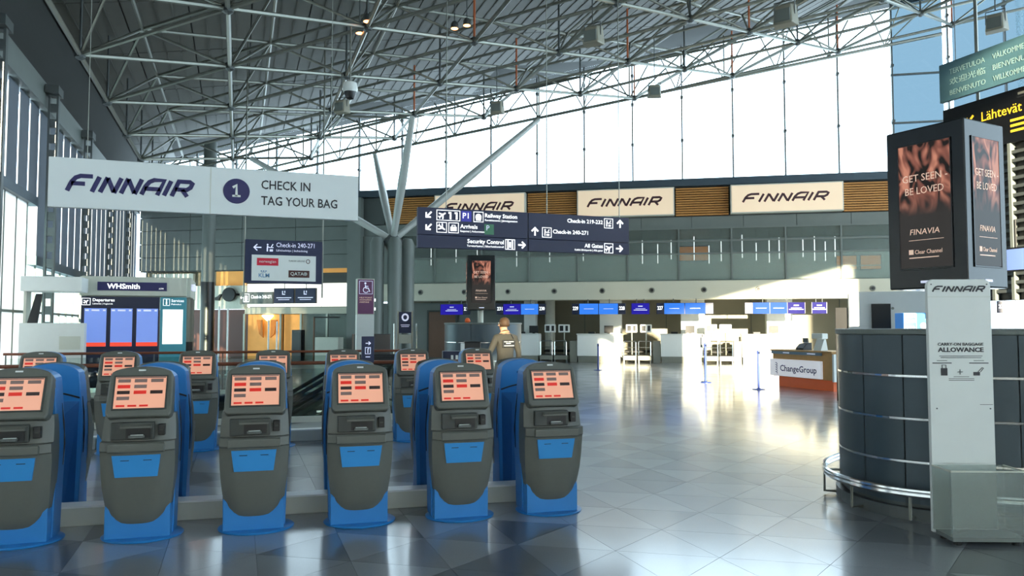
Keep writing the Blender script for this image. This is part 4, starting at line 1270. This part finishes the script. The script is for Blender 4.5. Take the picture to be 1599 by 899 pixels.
MB().box(0, .6, -.05, 0, 2.55, 2.95).build('housing', 'dark', ms); MB().box(.03, .57, -.056, -.05, 2.58, 2.92).build('display', 'dep_screen', ms)
MB().tube((.3, -.02, 2.95), (.3, -.02, 3.4), .02).build('bracket', 'dark', ms)

# ------------------------------------------------------------------ currency desk, cash machine booth, stanchions
cg = thing('currency_desk', 'wooden currency exchange desk with ChangeGroup sign', 'desk', (14.2, 18.0, 0), -PI/2)
MB().box(0, 2.3, 0, .8, .28, .98).build('body', 'cg_wood', cg, bevel=.01)
MB().box(.1, 2.2, .12, .75, 0, .28).build('plinth', 'cg_orange', cg)
MB().box(-.05, 2.35, -.06, .85, .98, 1.02).build('counter_top', 'cg_wood', cg)
MB().box(0, 1.95, -.05, 0, .9, .98).build('grey_strip', 'cg_grey', cg)
MB().box(2.3, 2.36, .0, .8, .25, .95).build('end_panel', 'white', cg)
mat('cg_sign', '#e6e6ec', .4, emit=.38, var=0)  # glow stands in for light bounced off the sunlit floor
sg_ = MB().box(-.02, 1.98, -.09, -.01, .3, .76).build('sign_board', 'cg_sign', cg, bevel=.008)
text(sg_, 'ChangeGroup', .42, .44, .17, 'navy_ink', -.092, width=1.42, bold=.02)
g = MB()
for k in range(5): g.stroke([(.2 + .1*math.sin(.25+.5*q) + .03*(k-2)*(k > 9), .665 - .062*k - .075*(1-math.cos(.25+.5*q)) + .03*math.sin(.3*q)) for q in range(4)], .02, y=-.09)
g.build('emblem', 'navy_ink', sg_)
g = MB(); g.box(.5, .75, -.055, -.05, .93, .95); g.box(1.45, 1.75, -.055, -.05, .93, .95); split_build(g, 'strip_print', 'glow_soft', cg)
bh = MB().prism_yz([(-.02, 0), (.22, 0), (.16, .3), (.1, .3)], -.14, .14).build('brochure_holder', 'white', None, (14.45, 16.5, 1.02), -PI/2, bevel=.004); tag(bh, 'white leaning brochure holder on the currency desk', 'brochure holder')
cm = thing('cash_register', 'small dark register on the currency desk', 'register', (14.45, 17.2, 1.02), -PI/2)
MB().prism_yz([(0, 0), (.3, 0), (.3, .2), (.12, .16), (0, .05)], -.15, .15).build('case', 'dark', cm, bevel=.01); MB().prism_yz([(.2, .2), (.24, .2), (.22, .32), (.2, .32)], -.1, .1).build('display', 'black', cm)
dl = thing('desk_lamp', 'boxy cream lamp standing on the currency desk', 'lamp', (14.75, 16.75, 1.02), -PI/2)
MB().lathe([(.08, 0), (.08, .02), (.015, .03), (.015, .3)], 14).build('stem', 'steel', dl); MB().box(-.2, .2, -.1, .1, .3, .45).build('shade', 'panel_light' if False else 'white', dl, bevel=.02)
at = thing('cash_machine_booth', 'bright white cash machine booth with dark screens behind the steel counter', 'booth', (12.75, 13.55, 0), math.radians(-42))
MB().box(0, 2.0, 0, .9, 0, 2.42).build('body', 'white', at, bevel=.02)
MB().box(-.28, -.02, .1, .16, 0, 2.08).build('dark_screen', 'black', at, bevel=.005); MB().box(.45, .83, -.05, 0, 1.5, 2.15).build('dark_screen', 'black', at, bevel=.005)
MB().tube((.87, -.03, 2.05), (.87, 0, 2.05), .03).build('lens', 'steel', at)
ab = thing('cash_sign_cube', 'blue ATM CASH sign box beside the baggage stand', 'sign', (12.2, 11.55, 0), math.radians(-20))
MB().box(0, .75, 0, .35, 1.5, 1.92).build('box', 'atm_blue', ab, bevel=.008)
text(ab, 'ATM', .05, 1.82, .06, 'glow_white', -.003, width=.17, bold=.02); text(ab, 'CASH', .04, 1.73, .06, 'glow_white', -.003, width=.19, bold=.02); text(ab, 'ATM', .42, 1.79, .08, 'glow_white', -.003, width=.2, bold=.02)
g = MB(); g.frame_xz(.01, .25, 1.58, 1.91, .012, -.004, 0)
for x in (.38, .52, .66): g.disc_xz(x, 1.67, .06, -.004, 0, 16)
for x in (.07, .13, .19): g.disc_xz(x, 1.64, .025, -.004, 0, 10)
g.build('symbols', 'glow_white', ab)
MB().box(.05, .7, .05, .3, 0, 1.5).build('pedestal', 'clad', ab)
def stanchion(loc, lab, h=1.02):
    t = thing('stanchion', lab, 'stanchion', (*loc, 0), 0, 'blue queue posts by the currency desk')
    MB().lathe([(.17, 0), (.17, .012), (.05, .03), (.04, .04)], 24).build('base', 'stan_blue', t, smooth='auto')
    MB().lathe([(.03, .03), (.03, h-.1), (.036, h-.1), (.036, h), (.02, h+.01)], 12).build('post', 'stan_blue', t, smooth='auto')
    MB().box(-.02, .02, -.045, -.03, h-.08, h-.03).build('belt_clip', 'black', t)
stanchion((13.05, 19.6), 'slim blue queue post farther left by the check in desks', 1.15)
stanchion((12.95, 17.0), 'slim blue queue post nearest the currency desk')
stanchion((12.9, 26.5), 'slim blue queue post in front of desk 229', 1.0)
stanchion((9.6, 26.9), 'slim blue queue post left of desk 229 near the guard', 1.0)
scn = thing('scanner_post', 'grey card scanner on a post beside the blue queue post', 'scanner', (13.3, 19.95, 0), math.radians(-20))
MB().tube((0, 0, 0), (0, 0, 1.05), .03).build('post', 'steel', scn); MB().box(-.15, .15, -.08, .08, 1.02, 1.34).build('scanner_head', 'clad', scn, bevel=.02); MB().box(-.1, .1, -.05, .05, 1.34, 1.42).build('scanner_cap', 'black', scn)
MB().lathe([(.15, 0), (.15, .02), (.03, .03)], 16).build('foot', 'steel', scn)

# ------------------------------------------------------------------ left middle: news-stand, white booth
ws = thing('newsstand_booth', 'white newsstand booth with WHSmith sign and three departure screens', 'booth', (-3.8, 22.0, 0))
MB().box(0, 2.6, .15, 2.4, 2.42, 2.95).build('roof_box', 'offwhite', ws, bevel=.02)
MB().box(0, 2.5, .0, .2, 2.45, 2.93).build('header', 'offwhite', ws, bevel=.01)
sgn = MB().box(.4, 2.02, -.03, 0, 2.58, 2.8).build('name_board', 'navy_ink', ws)
text(sgn, 'WHSmith', .62, 2.63, .13, 'glow_white', -.031, width=.76, bold=.03); text(sgn, 'ATM', 1.83, 2.62, .04, 'glow_white', -.031)
MB().box(.04, 1.85, 0, .15, .1, 2.42).build('departure_panel', 'dep_navy', ws, bevel=.01)
MB().box(1.87, 2.5, -.02, .15, .1, 2.42).build('services_panel', 'teal', ws, bevel=.01)
for k in range(3):
    x = .12 + k*.6
    f_ = MB().box(x, x+.5, -.02, 0, 1.15, 2.12).build('screen', 'dep_screen', ws)
    MB().box(x, x+.5, -.022, -.02, 1.15, 1.25).build('red_strip', 'dep_red', f_)
    g = MB(); g.box(x+.02, x+.1, -.022, -.02, 2.05, 2.09); g.box(x+.16, x+.34, -.022, -.02, 2.05, 2.09); g.box(x+.42, x+.48, -.022, -.02, 2.05, 2.09); g.build('screen_print', 'glow_soft', f_)
MB().box(1.94, 2.42, -.035, -.02, 1.2, 2.1).build('white_screen', 'panel_light', ws)
text(ws, 'Departures', .3, 2.3, .075, 'glow_white', -.002, width=.5, bold=.02); text(ws, 'Lähtevät | Avgående', .3, 2.22, .04, 'glow_white', -.002, width=.46)
text(ws, 'Services', 2.14, 2.3, .07, 'glow_white', -.022, width=.3, bold=.01); text(ws, 'Palvelut', 2.14, 2.22, .04, 'glow_white', -.022, width=.24)
g = MB(); iconbox(g, .05, 2.2, .2, .18, y=0); plane_icon(g, .15, 2.29, .13, math.radians(35), y=0); g.frame_xz(1.94, 2.1, 2.2, 2.38, .01, -.024, -.02); g.stroke([(2.02, 2.23), (2.02, 2.31)], .03, y=-.02); g.disc_xz(2.02, 2.345, .018, -.024, -.02, 8); split_build(g, 'pictogram', 'glow_white', ws)
for x, y in ((2.52, .3), (2.57, .9), (2.57, 1.5)): MB().box(x-.05, x+.05, y-.05, y+.05, 0, 2.42).build('side_post', 'steel', ws)
MB().box(2.45, 2.5, .2, 2.3, .05, 2.4).build('side_wall', 'clad', ws)
MB().box(2.5, 2.66, .15, .4, 0, 1.25).build('black_box', 'black', ws)
for y in (.25, .75): MB().lathe([(.05, 0), (.05, .16)], 10, (2.64, y)).build('lamp', 'glow_soft', ws, loc=(0, 0, 2.62))
wb = thing('white_booth', 'plain white booth with canopy at the left edge in front of the windows', 'booth', (-4.9, 21.1, 0))
MB().box(0, 1.3, 0, .85, 2.5, 2.86).build('canopy', 'white', wb, bevel=.02)
MB().box(0, 1.38, 0, .3, 0, 1.74).build('counter_wall', 'white', wb, bevel=.01)
MB().box(.85, 1.3, -.01, 0, 1.1, 1.42).build('poster', 'offwhite', wb)
MB().box(.0, .06, .35, .8, 0, 2.5).build('side_panel', 'offwhite', wb)
mo = MB().prism_xz([(0, 0), (.2, 0), (.29, .7), (.17, .7)], .05, .2).build('tilted_monitor', 'dark', None, (-4.75, 21.1, 1.74), 0, bevel=.01); tag(mo, 'dark tilted monitor on the white booth counter', 'monitor')

# purple assistance column
pc = thing('assistance_column', 'white column with purple wheelchair assistance sign', 'column', (4.0, 26.0, 0))
MB().box(-.29, .29, -.15, .15, 0, 2.06).build('column', 'white', pc, bevel=.01)
MB().box(-.29, .29, -.17, .15, 2.06, 3.26).build('sign_case', 'offwhite', pc, bevel=.01)
f_ = MB().box(-.26, .26, -.185, -.17, 2.08, 3.23).build('purple_face', 'purple', pc)
g = MB(); g.frame_xz(-.22, .22, 2.74, 3.18, .012, -.19, -.185)
g.disc_xz(-.02, 3.1, .035, -.19, -.185, 12); g.stroke([(-.02, 3.05), (0, 2.94), (.08, 2.94), (.13, 2.82)], .03, y=-.185); g.stroke([(.0, 3.0), (.08, 3.0)], .022, y=-.185)
g.stroke([(.0+.09*math.cos(a), 2.88+.09*math.sin(a)) for a in [PI*.55+PI*1.3*k/10 for k in range(11)]], .022, y=-.185); g.build('pictogram', 'glow_soft', f_)
for r, (t_, w_) in enumerate((('HELP POINT', .42), ('AVUSTUSPISTE', .4), ('ASSISTANS', .32))): text(f_, t_, -.21, 2.6-r*.075, .045, 'ad_text', -.186, width=w_)
for z in (2.2, 2.5): MB().box(.29, .35, -.05, .05, z, z+.1).build('side_lamp', 'glow_white', pc)
# small signs and screens in front of the shop fronts
s1 = thing('lane_sign', 'grey light sign Check-in 240-271 over the warm doorway', 'sign', fpos(-15.1, .6, 0), FA)
MB().box(0, 1.8, 0, .1, 2.78, 3.38).build('board', 'clad', s1); text(s1, 'Check-in 240-271', .62, 3.06, .17, 'glow_white', -.002, width=1.1, bold=.02)
g = MB(); g.frame_xz(.2, .52, 2.88, 3.3, .03, -.004, 0); g.box(.28, .42, -.004, 0, 2.95, 3.2); arrow(g, .1, 3.1, .14, PI, y=0); g.build('pictogram', 'glow_white', s1)
MB().tube((.3, .05, 3.38), (.3, .05, 3.8), .02).build('bracket', 'steel', s1)
for k, s in enumerate((-13.25, -12.1)):
    t = thing('notice_screen', 'blue violet notice screen %s of the pair over the shop fronts' % ('left' if k == 0 else 'right'), 'screen', fpos(s, .6, 0), FA, 'pair of notice screens')
    MB().box(0, 1.1, 0, .12, 2.8, 3.55).build('housing', 'dark', t); f_ = MB().box(.03, 1.07, -.02, 0, 2.83, 3.52).build('display', 'navy', t)
    g = MB(); g.stroke([(.48, 3.42), (.48, 3.25), (.62, 3.25)], .05, y=-.02); g.stroke([(.6, 3.42), (.6, 3.32)], .05, y=-.02); g.box(.15, .95, -.024, -.02, 3.06, 3.1); g.box(.25, .85, -.024, -.02, 2.97, 3.0); g.build('display_print', 'glow_soft', f_)
    MB().tube((.55, .06, 3.55), (.55, .06, 3.85), .02).build('bracket', 'steel', t)
# information rack stand
rk = thing('rack_stand', 'slim steel information stand with dark sign in front of the brown door', 'stand', (5.0, 24.2, 0), math.radians(-10))
for x in (-.22, .22): MB().box(x-.025, x+.025, -.05, .05, 0, 2.15).build('upright', 'steel', rk)
MB().box(-.22, .22, -.03, .03, 1.45, 2.12).build('sign_face', 'navy', rk); g = MB(); g.stroke([(.09*math.cos(a), 1.95+.1*math.sin(a)) for a in [2*PI*k/12 for k in range(12)]], .05, y=-.03, closed=True); g.box(-.14, .14, -.034, -.03, 1.7, 1.715); g.box(-.12, .12, -.034, -.03, 1.65, 1.665); g.build('pictogram', 'glow_soft', rk)
MB().box(-.2, .2, -.02, .1, 1.12, 1.4).build('tray', 'offwhite', rk); MB().box(-.2, .2, -.02, .1, .3, .34).build('shelf', 'steel', rk)
for x in (-.34, .36): MB().tube((x, .1, 0), (x, .1, 1.75), .02).build('side_pole', 'chrome', rk)
MB().box(-.35, .37, -.15, .2, 0, .03).build('foot', 'dark', rk)
# black equipment near the round counter
bx = thing('baggage_sizer', 'dark blue and white baggage sizer box left of the round counter', 'box', (5.35, 19.4, 0), math.radians(-12))
MB().box(-.35, .35, -.25, .25, 0, 1.02).build('case', 'dep_navy', bx, bevel=.02); MB().box(-.3, .3, -.26, -.25, .1, .5).build('front_plate', 'white', bx); g = MB(); g.box(-.14, -.08, -.262, -.25, .62, .92); g.box(-.02, .04, -.262, -.25, .62, .92); g.build('slots', 'white', bx)
tb = thing('waste_bin', 'black and white tall waste bin left of the round counter', 'bin', (6.0, 20.1, 0), math.radians(-12))
MB().box(-.22, .22, -.2, .2, 0, 1.25).build('body', 'black', tb, bevel=.02); MB().box(-.3, -.22, -.2, .2, 0, 1.2).build('side_panel', 'white', tb); MB().box(-.18, .18, -.21, -.2, .9, 1.1).build('flap', 'dark', tb)
b2 = thing('black_cabinet', 'black cabinet at the foot of the tree column', 'cabinet', (5.2, 32.0, 0))
MB().box(-.75, .75, -.3, .3, 0, 1.35).build('body', 'black', b2, bevel=.02); MB().box(-.55, -.42, -.31, -.3, 1.0, 1.25).build('label', 'white', b2); MB().box(-.3, .1, -.31, -.3, .2, 1.2).build('door', 'dark', b2)
b3 = thing('dark_display', 'black upright display case before the green shop glass', 'display case', fpos(-11.6, 1.2, 0), FA)
MB().box(-.25, .25, -.2, .2, 0, 1.5).build('body', 'black', b3, bevel=.02); MB().box(-.2, .2, -.21, -.2, .5, 1.4).build('screen', 'gloss_black', b3)
b4 = thing('white_bench_unit', 'pale service unit beside the purple assistance column', 'unit', fpos(-10.0, 1.2, 0), FA)
MB().box(-.6, .6, -.3, .3, 0, 1.15).build('body', 'offwhite', b4, bevel=.03); MB().tube((-.7, -.2, 0), (-.7, -.2, 2.1), .04).build('post', 'door_brown', b4); MB().tube((-.7, -.2, 2.1), (.6, -.2, 2.1), .03).build('top_bar', 'dark', b4)
# slim white poles in the stairwell hall
for k, (x, y, hh) in enumerate(((-.62, 28.0, 2.3), (-.34, 28.0, 2.25), (1.0, 28.2, 1.85), (1.28, 28.2, 1.8))):
    t = thing('slim_pole', 'slim white pole, %s of four before the shop fronts' % ('first', 'second', 'third', 'fourth')[k], 'pole', (x, y, 0), 0, 'slim white poles')
    MB().lathe([(.08, 0), (.08, .03), (.025, .05), (.03, hh), (.01, hh+.05)], 10).build('shaft', 'white_gloss', t, smooth='auto')

# ------------------------------------------------------------------ loudspeakers, dome camera, spotlights
for k, (x, y, z, s, lab) in enumerate(((13.14, 22.54, 9.4, .5, 'against the bright windows'), (8.12, 24.35, 8.85, .5, 'above the raking strut'), (2.92, 24.1, 8.3, .5, 'over the right end of the white banner'),
        (7.49, 15.58, 8.05, .5, 'near the top middle of the picture'), (10.61, 12.89, 7.9, .52, 'at the top edge, biggest one'), (16.6, 12.85, 8.55, .5, 'above the teal welcome sign'))):
    t = thing('loudspeaker', 'beige boxy loudspeaker hanging from the truss ' + lab, 'loudspeaker', (x, y, z), math.radians(-25 - 8*k), 'hanging loudspeakers')
    MB().add([(-s*.38,-s*.3,0),(s*.38,-s*.3,0),(s*.5,s*.3,0),(-s*.5,s*.3,0),(-s*.3,-s*.2,s*.8),(s*.3,-s*.2,s*.8),(s*.42,s*.25,s*.9),(-s*.42,s*.25,s*.9)],
             [(0,3,2,1),(4,5,6,7),(0,1,5,4),(1,2,6,5),(2,3,7,6),(3,0,4,7)]).build('case', 'speaker_box', t, bevel=.03)
    MB().box(-s*.3, s*.3, -s*.32, -s*.26, s*.1, s*.6).build('grille', 'clad', t)
    MB().path([(-s*.4, 0, s*.4), (-s*.4, 0, s*1.0), (s*.4, 0, s*1.0), (s*.4, 0, s*.4)], .015, 5).build('yoke', 'steel_dark', t)
    MB().tube((0, 0, s), (0, 0, roofz(x) - z), .015, seg=5).build('hanger', 'steel_dark', t)
dc = thing('dome_camera', 'round white dome camera hanging beside the loudspeaker', 'camera', (2.64, 19.98, 7.7))
MB().lathe([(.02, -.16), (.1, -.13), (.15, -.02), (.16, .05)], 18).build('dome', 'black', dc, smooth='auto'); MB().lathe([(.18, .04), (.2, .12), (.17, .28), (.06, .34)], 18).build('cover', 'white', dc, smooth='auto'); MB().tube((0, 0, .34), (0, 0, roofz(2.6)-7.7), .02).build('hanger', 'steel', dc)
for k, (x, y, dz, lab) in enumerate(((3.04, 19.79, .9, 'nearer of the left pair'), (3.0, 20.9, 1.0, 'farther of the left pair'), (5.69, 20.9, 1.0, 'left of the middle pair'), (6.0, 20.7, 1.0, 'right of the middle pair'), (7.2, 17.2, .9, 'alone at the top edge'))):
    z = roofz(x) + dz - .9
    t = thing('spotlight', 'glowing orange ceiling spotlight, %s' % lab, 'spotlight', (x, y, z), 0, 'orange ceiling spotlights')
    MB().lathe([(.11, 0), (.11, .12), (.06, .2)], 14).build('housing', 'steel_dark', t, smooth='auto'); MB().lathe([(.001, -.012), (.1, -.01), (.1, .0)], 14).build('lens', 'lamp_orange', t)
    MB().tube((0, 0, .2), (0, 0, zc(x) - z), .015, seg=5).build('stem', 'steel_dark', t)
for k, (x, y, z0) in enumerate(((1.95, 16.0, 3.3),)):
    pass

# ------------------------------------------------------------------ the security guard
def make_guard(loc, rz):
    J = {}
    def add(n, p, r, par=None): J[n] = (Vector(p), r, par)
    # local frame: faces +Y (away from the camera), z up; left arm is at -X
    add('pelvis', (0, 0, .96), (.165, .12)); add('waist', (0, .0, 1.10), (.155, .11), 'pelvis'); add('chest', (0, .01, 1.30), (.185, .125), 'waist')
    add('upper', (0, 0, 1.43), (.165, .105), 'chest'); add('neck', (-.005, .015, 1.535), (.062, .062), 'upper'); add('neck2', (-.01, .03, 1.575), (.058, .06), 'neck')
    add('jaw', (-.02, .045, 1.63), (.068, .08), 'neck2'); add('head', (-.022, .035, 1.70), (.078, .094), 'jaw'); add('crown', (-.02, .025, 1.765), (.05, .062), 'head')
    for s, nm in ((-1, 'L'), (1, 'R')):
        add('sh'+nm, (s*.185, 0, 1.445), (.072, .075), 'upper')
        if s < 0: el, wr, pm = (-.32, -.04, 1.21), (-.40, .09, 1.05), (-.42, .135, .99)
        else: el, wr, pm = (.265, -.02, 1.17), (.27, .06, .93), (.272, .085, .86)
        add('el'+nm, el, (.052, .052), 'sh'+nm); add('fa'+nm, tuple(Vector(el).lerp(Vector(wr), .3)), (.05, .05), 'el'+nm); add('wr'+nm, wr, (.031, .034), 'fa'+nm); add('pm'+nm, pm, (.03, .044), 'wr'+nm)
        d = (Vector(pm) - Vector(wr)).normalized(); side = Vector((0, 1, 0)); side = (side - d*side.dot(d)).normalized()
        for q, (o_, l_) in enumerate(((.03, .075), (.01, .085), (-.01, .08), (-.03, .062))):
            p1 = Vector(pm) + d*.04 + side*o_; p2 = p1 + d*l_*.5; p3 = p2 + d*l_*.42 + Vector((-s*.02, 0, 0))
            add('k%d%s' % (q, nm), tuple(p1), (.0105, .0105), 'pm'+nm); add('m%d%s' % (q, nm), tuple(p2), (.0095, .0095), 'k%d%s' % (q, nm)); add('t%d%s' % (q, nm), tuple(p3), (.008, .008), 'm%d%s' % (q, nm))
        t1 = Vector(wr)*.4 + Vector(pm)*.6 + side*.045; add('th'+nm, tuple(t1), (.012, .012), 'pm'+nm); add('tt'+nm, tuple(t1 + d*.045 + side*.018), (.009, .009), 'th'+nm)
        step = .1 if s < 0 else -.08
        add('hip'+nm, (s*.095, 0, .88), (.1, .105), 'pelvis'); add('knee'+nm, (s*.105, step*.6 + .02, .5), (.066, .07), 'hip'+nm); add('calf'+nm, (s*.108, step*.8 - .01, .34), (.058, .064), 'knee'+nm)
        add('ank'+nm, (s*.11, step, .09), (.042, .046), 'calf'+nm); add('toe'+nm, (s*.12, step + .16, .04), (.042, .032), 'ank'+nm)
    names = list(J); idx = {n: i for i, n in enumerate(names)}
    me = bpy.data.meshes.new('person_body')
    me.from_pydata([J[n][0] for n in names], [(idx[J[n][2]], idx[n]) for n in names if J[n][2]], [])
    o = bpy.data.objects.new('tmp_body', me); COL.objects.link(o)
    sk = o.modifiers.new('skin', 'SKIN'); sk.use_smooth_shade = True
    me.skin_vertices[0].data[0].use_root = True
    for n in names: me.skin_vertices[0].data[idx[n]].radius = J[n][1]
    sb = o.modifiers.new('sub', 'SUBSURF'); sb.levels = 2; sb.render_levels = 2
    dg = bpy.context.evaluated_depsgraph_get(); dg.update()
    bm_ = bpy.data.meshes.new_from_object(o.evaluated_get(dg))
    bpy.data.objects.remove(o)
    for q in ('shirt', 'trousers', 'skin', 'leather', 'hair'): bm_.materials.append(MATS[q])
    segs = [(J[J[n][2]][0], J[n][0], n) for n in names if J[n][2]]
    for p in bm_.polygons:
        c = p.center; best = None; bd = 9
        for a, b, n in segs:
            ab_ = b - a; t = max(0, min(1, (c - a).dot(ab_) / ab_.length_squared)); dd = (c - (a + ab_*t)).length
            if dd < bd: bd = dd; best = n
        m_ = 0
        if best[:2] in ('k0', 'k1', 'k2', 'k3', 'm0', 'm1', 'm2', 'm3', 't0', 't1', 't2', 't3', 'th', 'tt', 'pm'): m_ = 2
        elif best in ('neck', 'neck2', 'jaw', 'head', 'crown'): m_ = 2 if c.z > 1.525 else 0
        elif best[:3] in ('hip', 'kne', 'cal') or c.z < .97 and abs(c.x) < .24 and best[:2] not in ('wr', 'fa'): m_ = 1
        if best[:3] in ('ank', 'toe') and c.z < .12: m_ = 3
        if m_ == 2 and c.z > 1.6 and (c.y < .06 and c.z > 1.645 or c.z > 1.755): m_ = 4
        p.material_index = m_; p.use_smooth = True
    root = thing('person', 'guard in dark grey shirt seen from behind, looking to the left', 'person', loc, rz)
    b = bpy.data.objects.new('body', bm_); COL.objects.link(b); b.parent = root
    # the head turns to the left: face features point to -X
    for s in (0,):
        MB().add([(-.1,.05,1.70),(-.098,.03,1.675),(-.098,.07,1.675),(-.128,.055,1.672),(-.1,.05,1.66)], [(0,1,3),(0,3,2),(1,4,3),(2,3,4)]).build('nose', 'skin', root, smooth=True)
    for z, y in ((1.715, .085), (1.715, .02)): MB().lathe([(.001, -.008), (.009, 0), (.001, .008)], 8).build('eye', 'white', root, loc=(-.094, y, z))
    MB().box(-.092, -.088, .03, .075, 1.636, 1.642).build('mouth', 'maroon', root)
    for y in (-.062, .13): MB().lathe([(.004, -.03), (.018, -.015), (.02, .012), (.006, .03)], 8, (0, 0), .6, 1).build('ear', 'skin', root, loc=(-.015, y, 1.69), smooth=True)
    # hair cap
    hv = MB()
    prof = [(.09, 1.655), (.1, 1.70), (.097, 1.75), (.075, 1.795), (.025, 1.82)]
    hv.lathe(prof, 18, (-.008, .022), .92, 1.12)
    hv.build('hair', 'hair', root, smooth=True)
    # belt, equipment, vest print
    MB().lathe([(.172, .985), (.176, .99), (.176, 1.035), (.17, 1.04)], 24, (0, 0), 1.0, .74).build('belt', 'leather', root, smooth='auto')
    MB().box(.13, .21, -.1, .0, .9, 1.03).build('radio_pouch', 'leather', root, bevel=.01); MB().box(-.2, -.14, -.1, -.02, .9, 1.02).build('key_pouch', 'leather', root, bevel=.01)
    MB().path([(.06, -.12, 1.52), (.1, -.125, 1.44)], .01).build('microphone', 'leather', root)
    bpn = MB(); bpn.box(-.115, .125, -.128, -.1, 1.285, 1.415); pt = bpn.build('back_patch', 'dark', root, bevel=.006)
    g = MB()
    for z, words in ((1.378, ((-.09, -.02), (-.005, .1))), (1.35, ((-.05, .04),)), (1.308, ((-.09, .105),))):
        for a, b_ in words: g.box(a, b_, -.131, -.127, z, z+.014)
    g.build('patch_print', 'white', pt)
    return root
make_guard((4.5, 13.0, 0), math.radians(8))
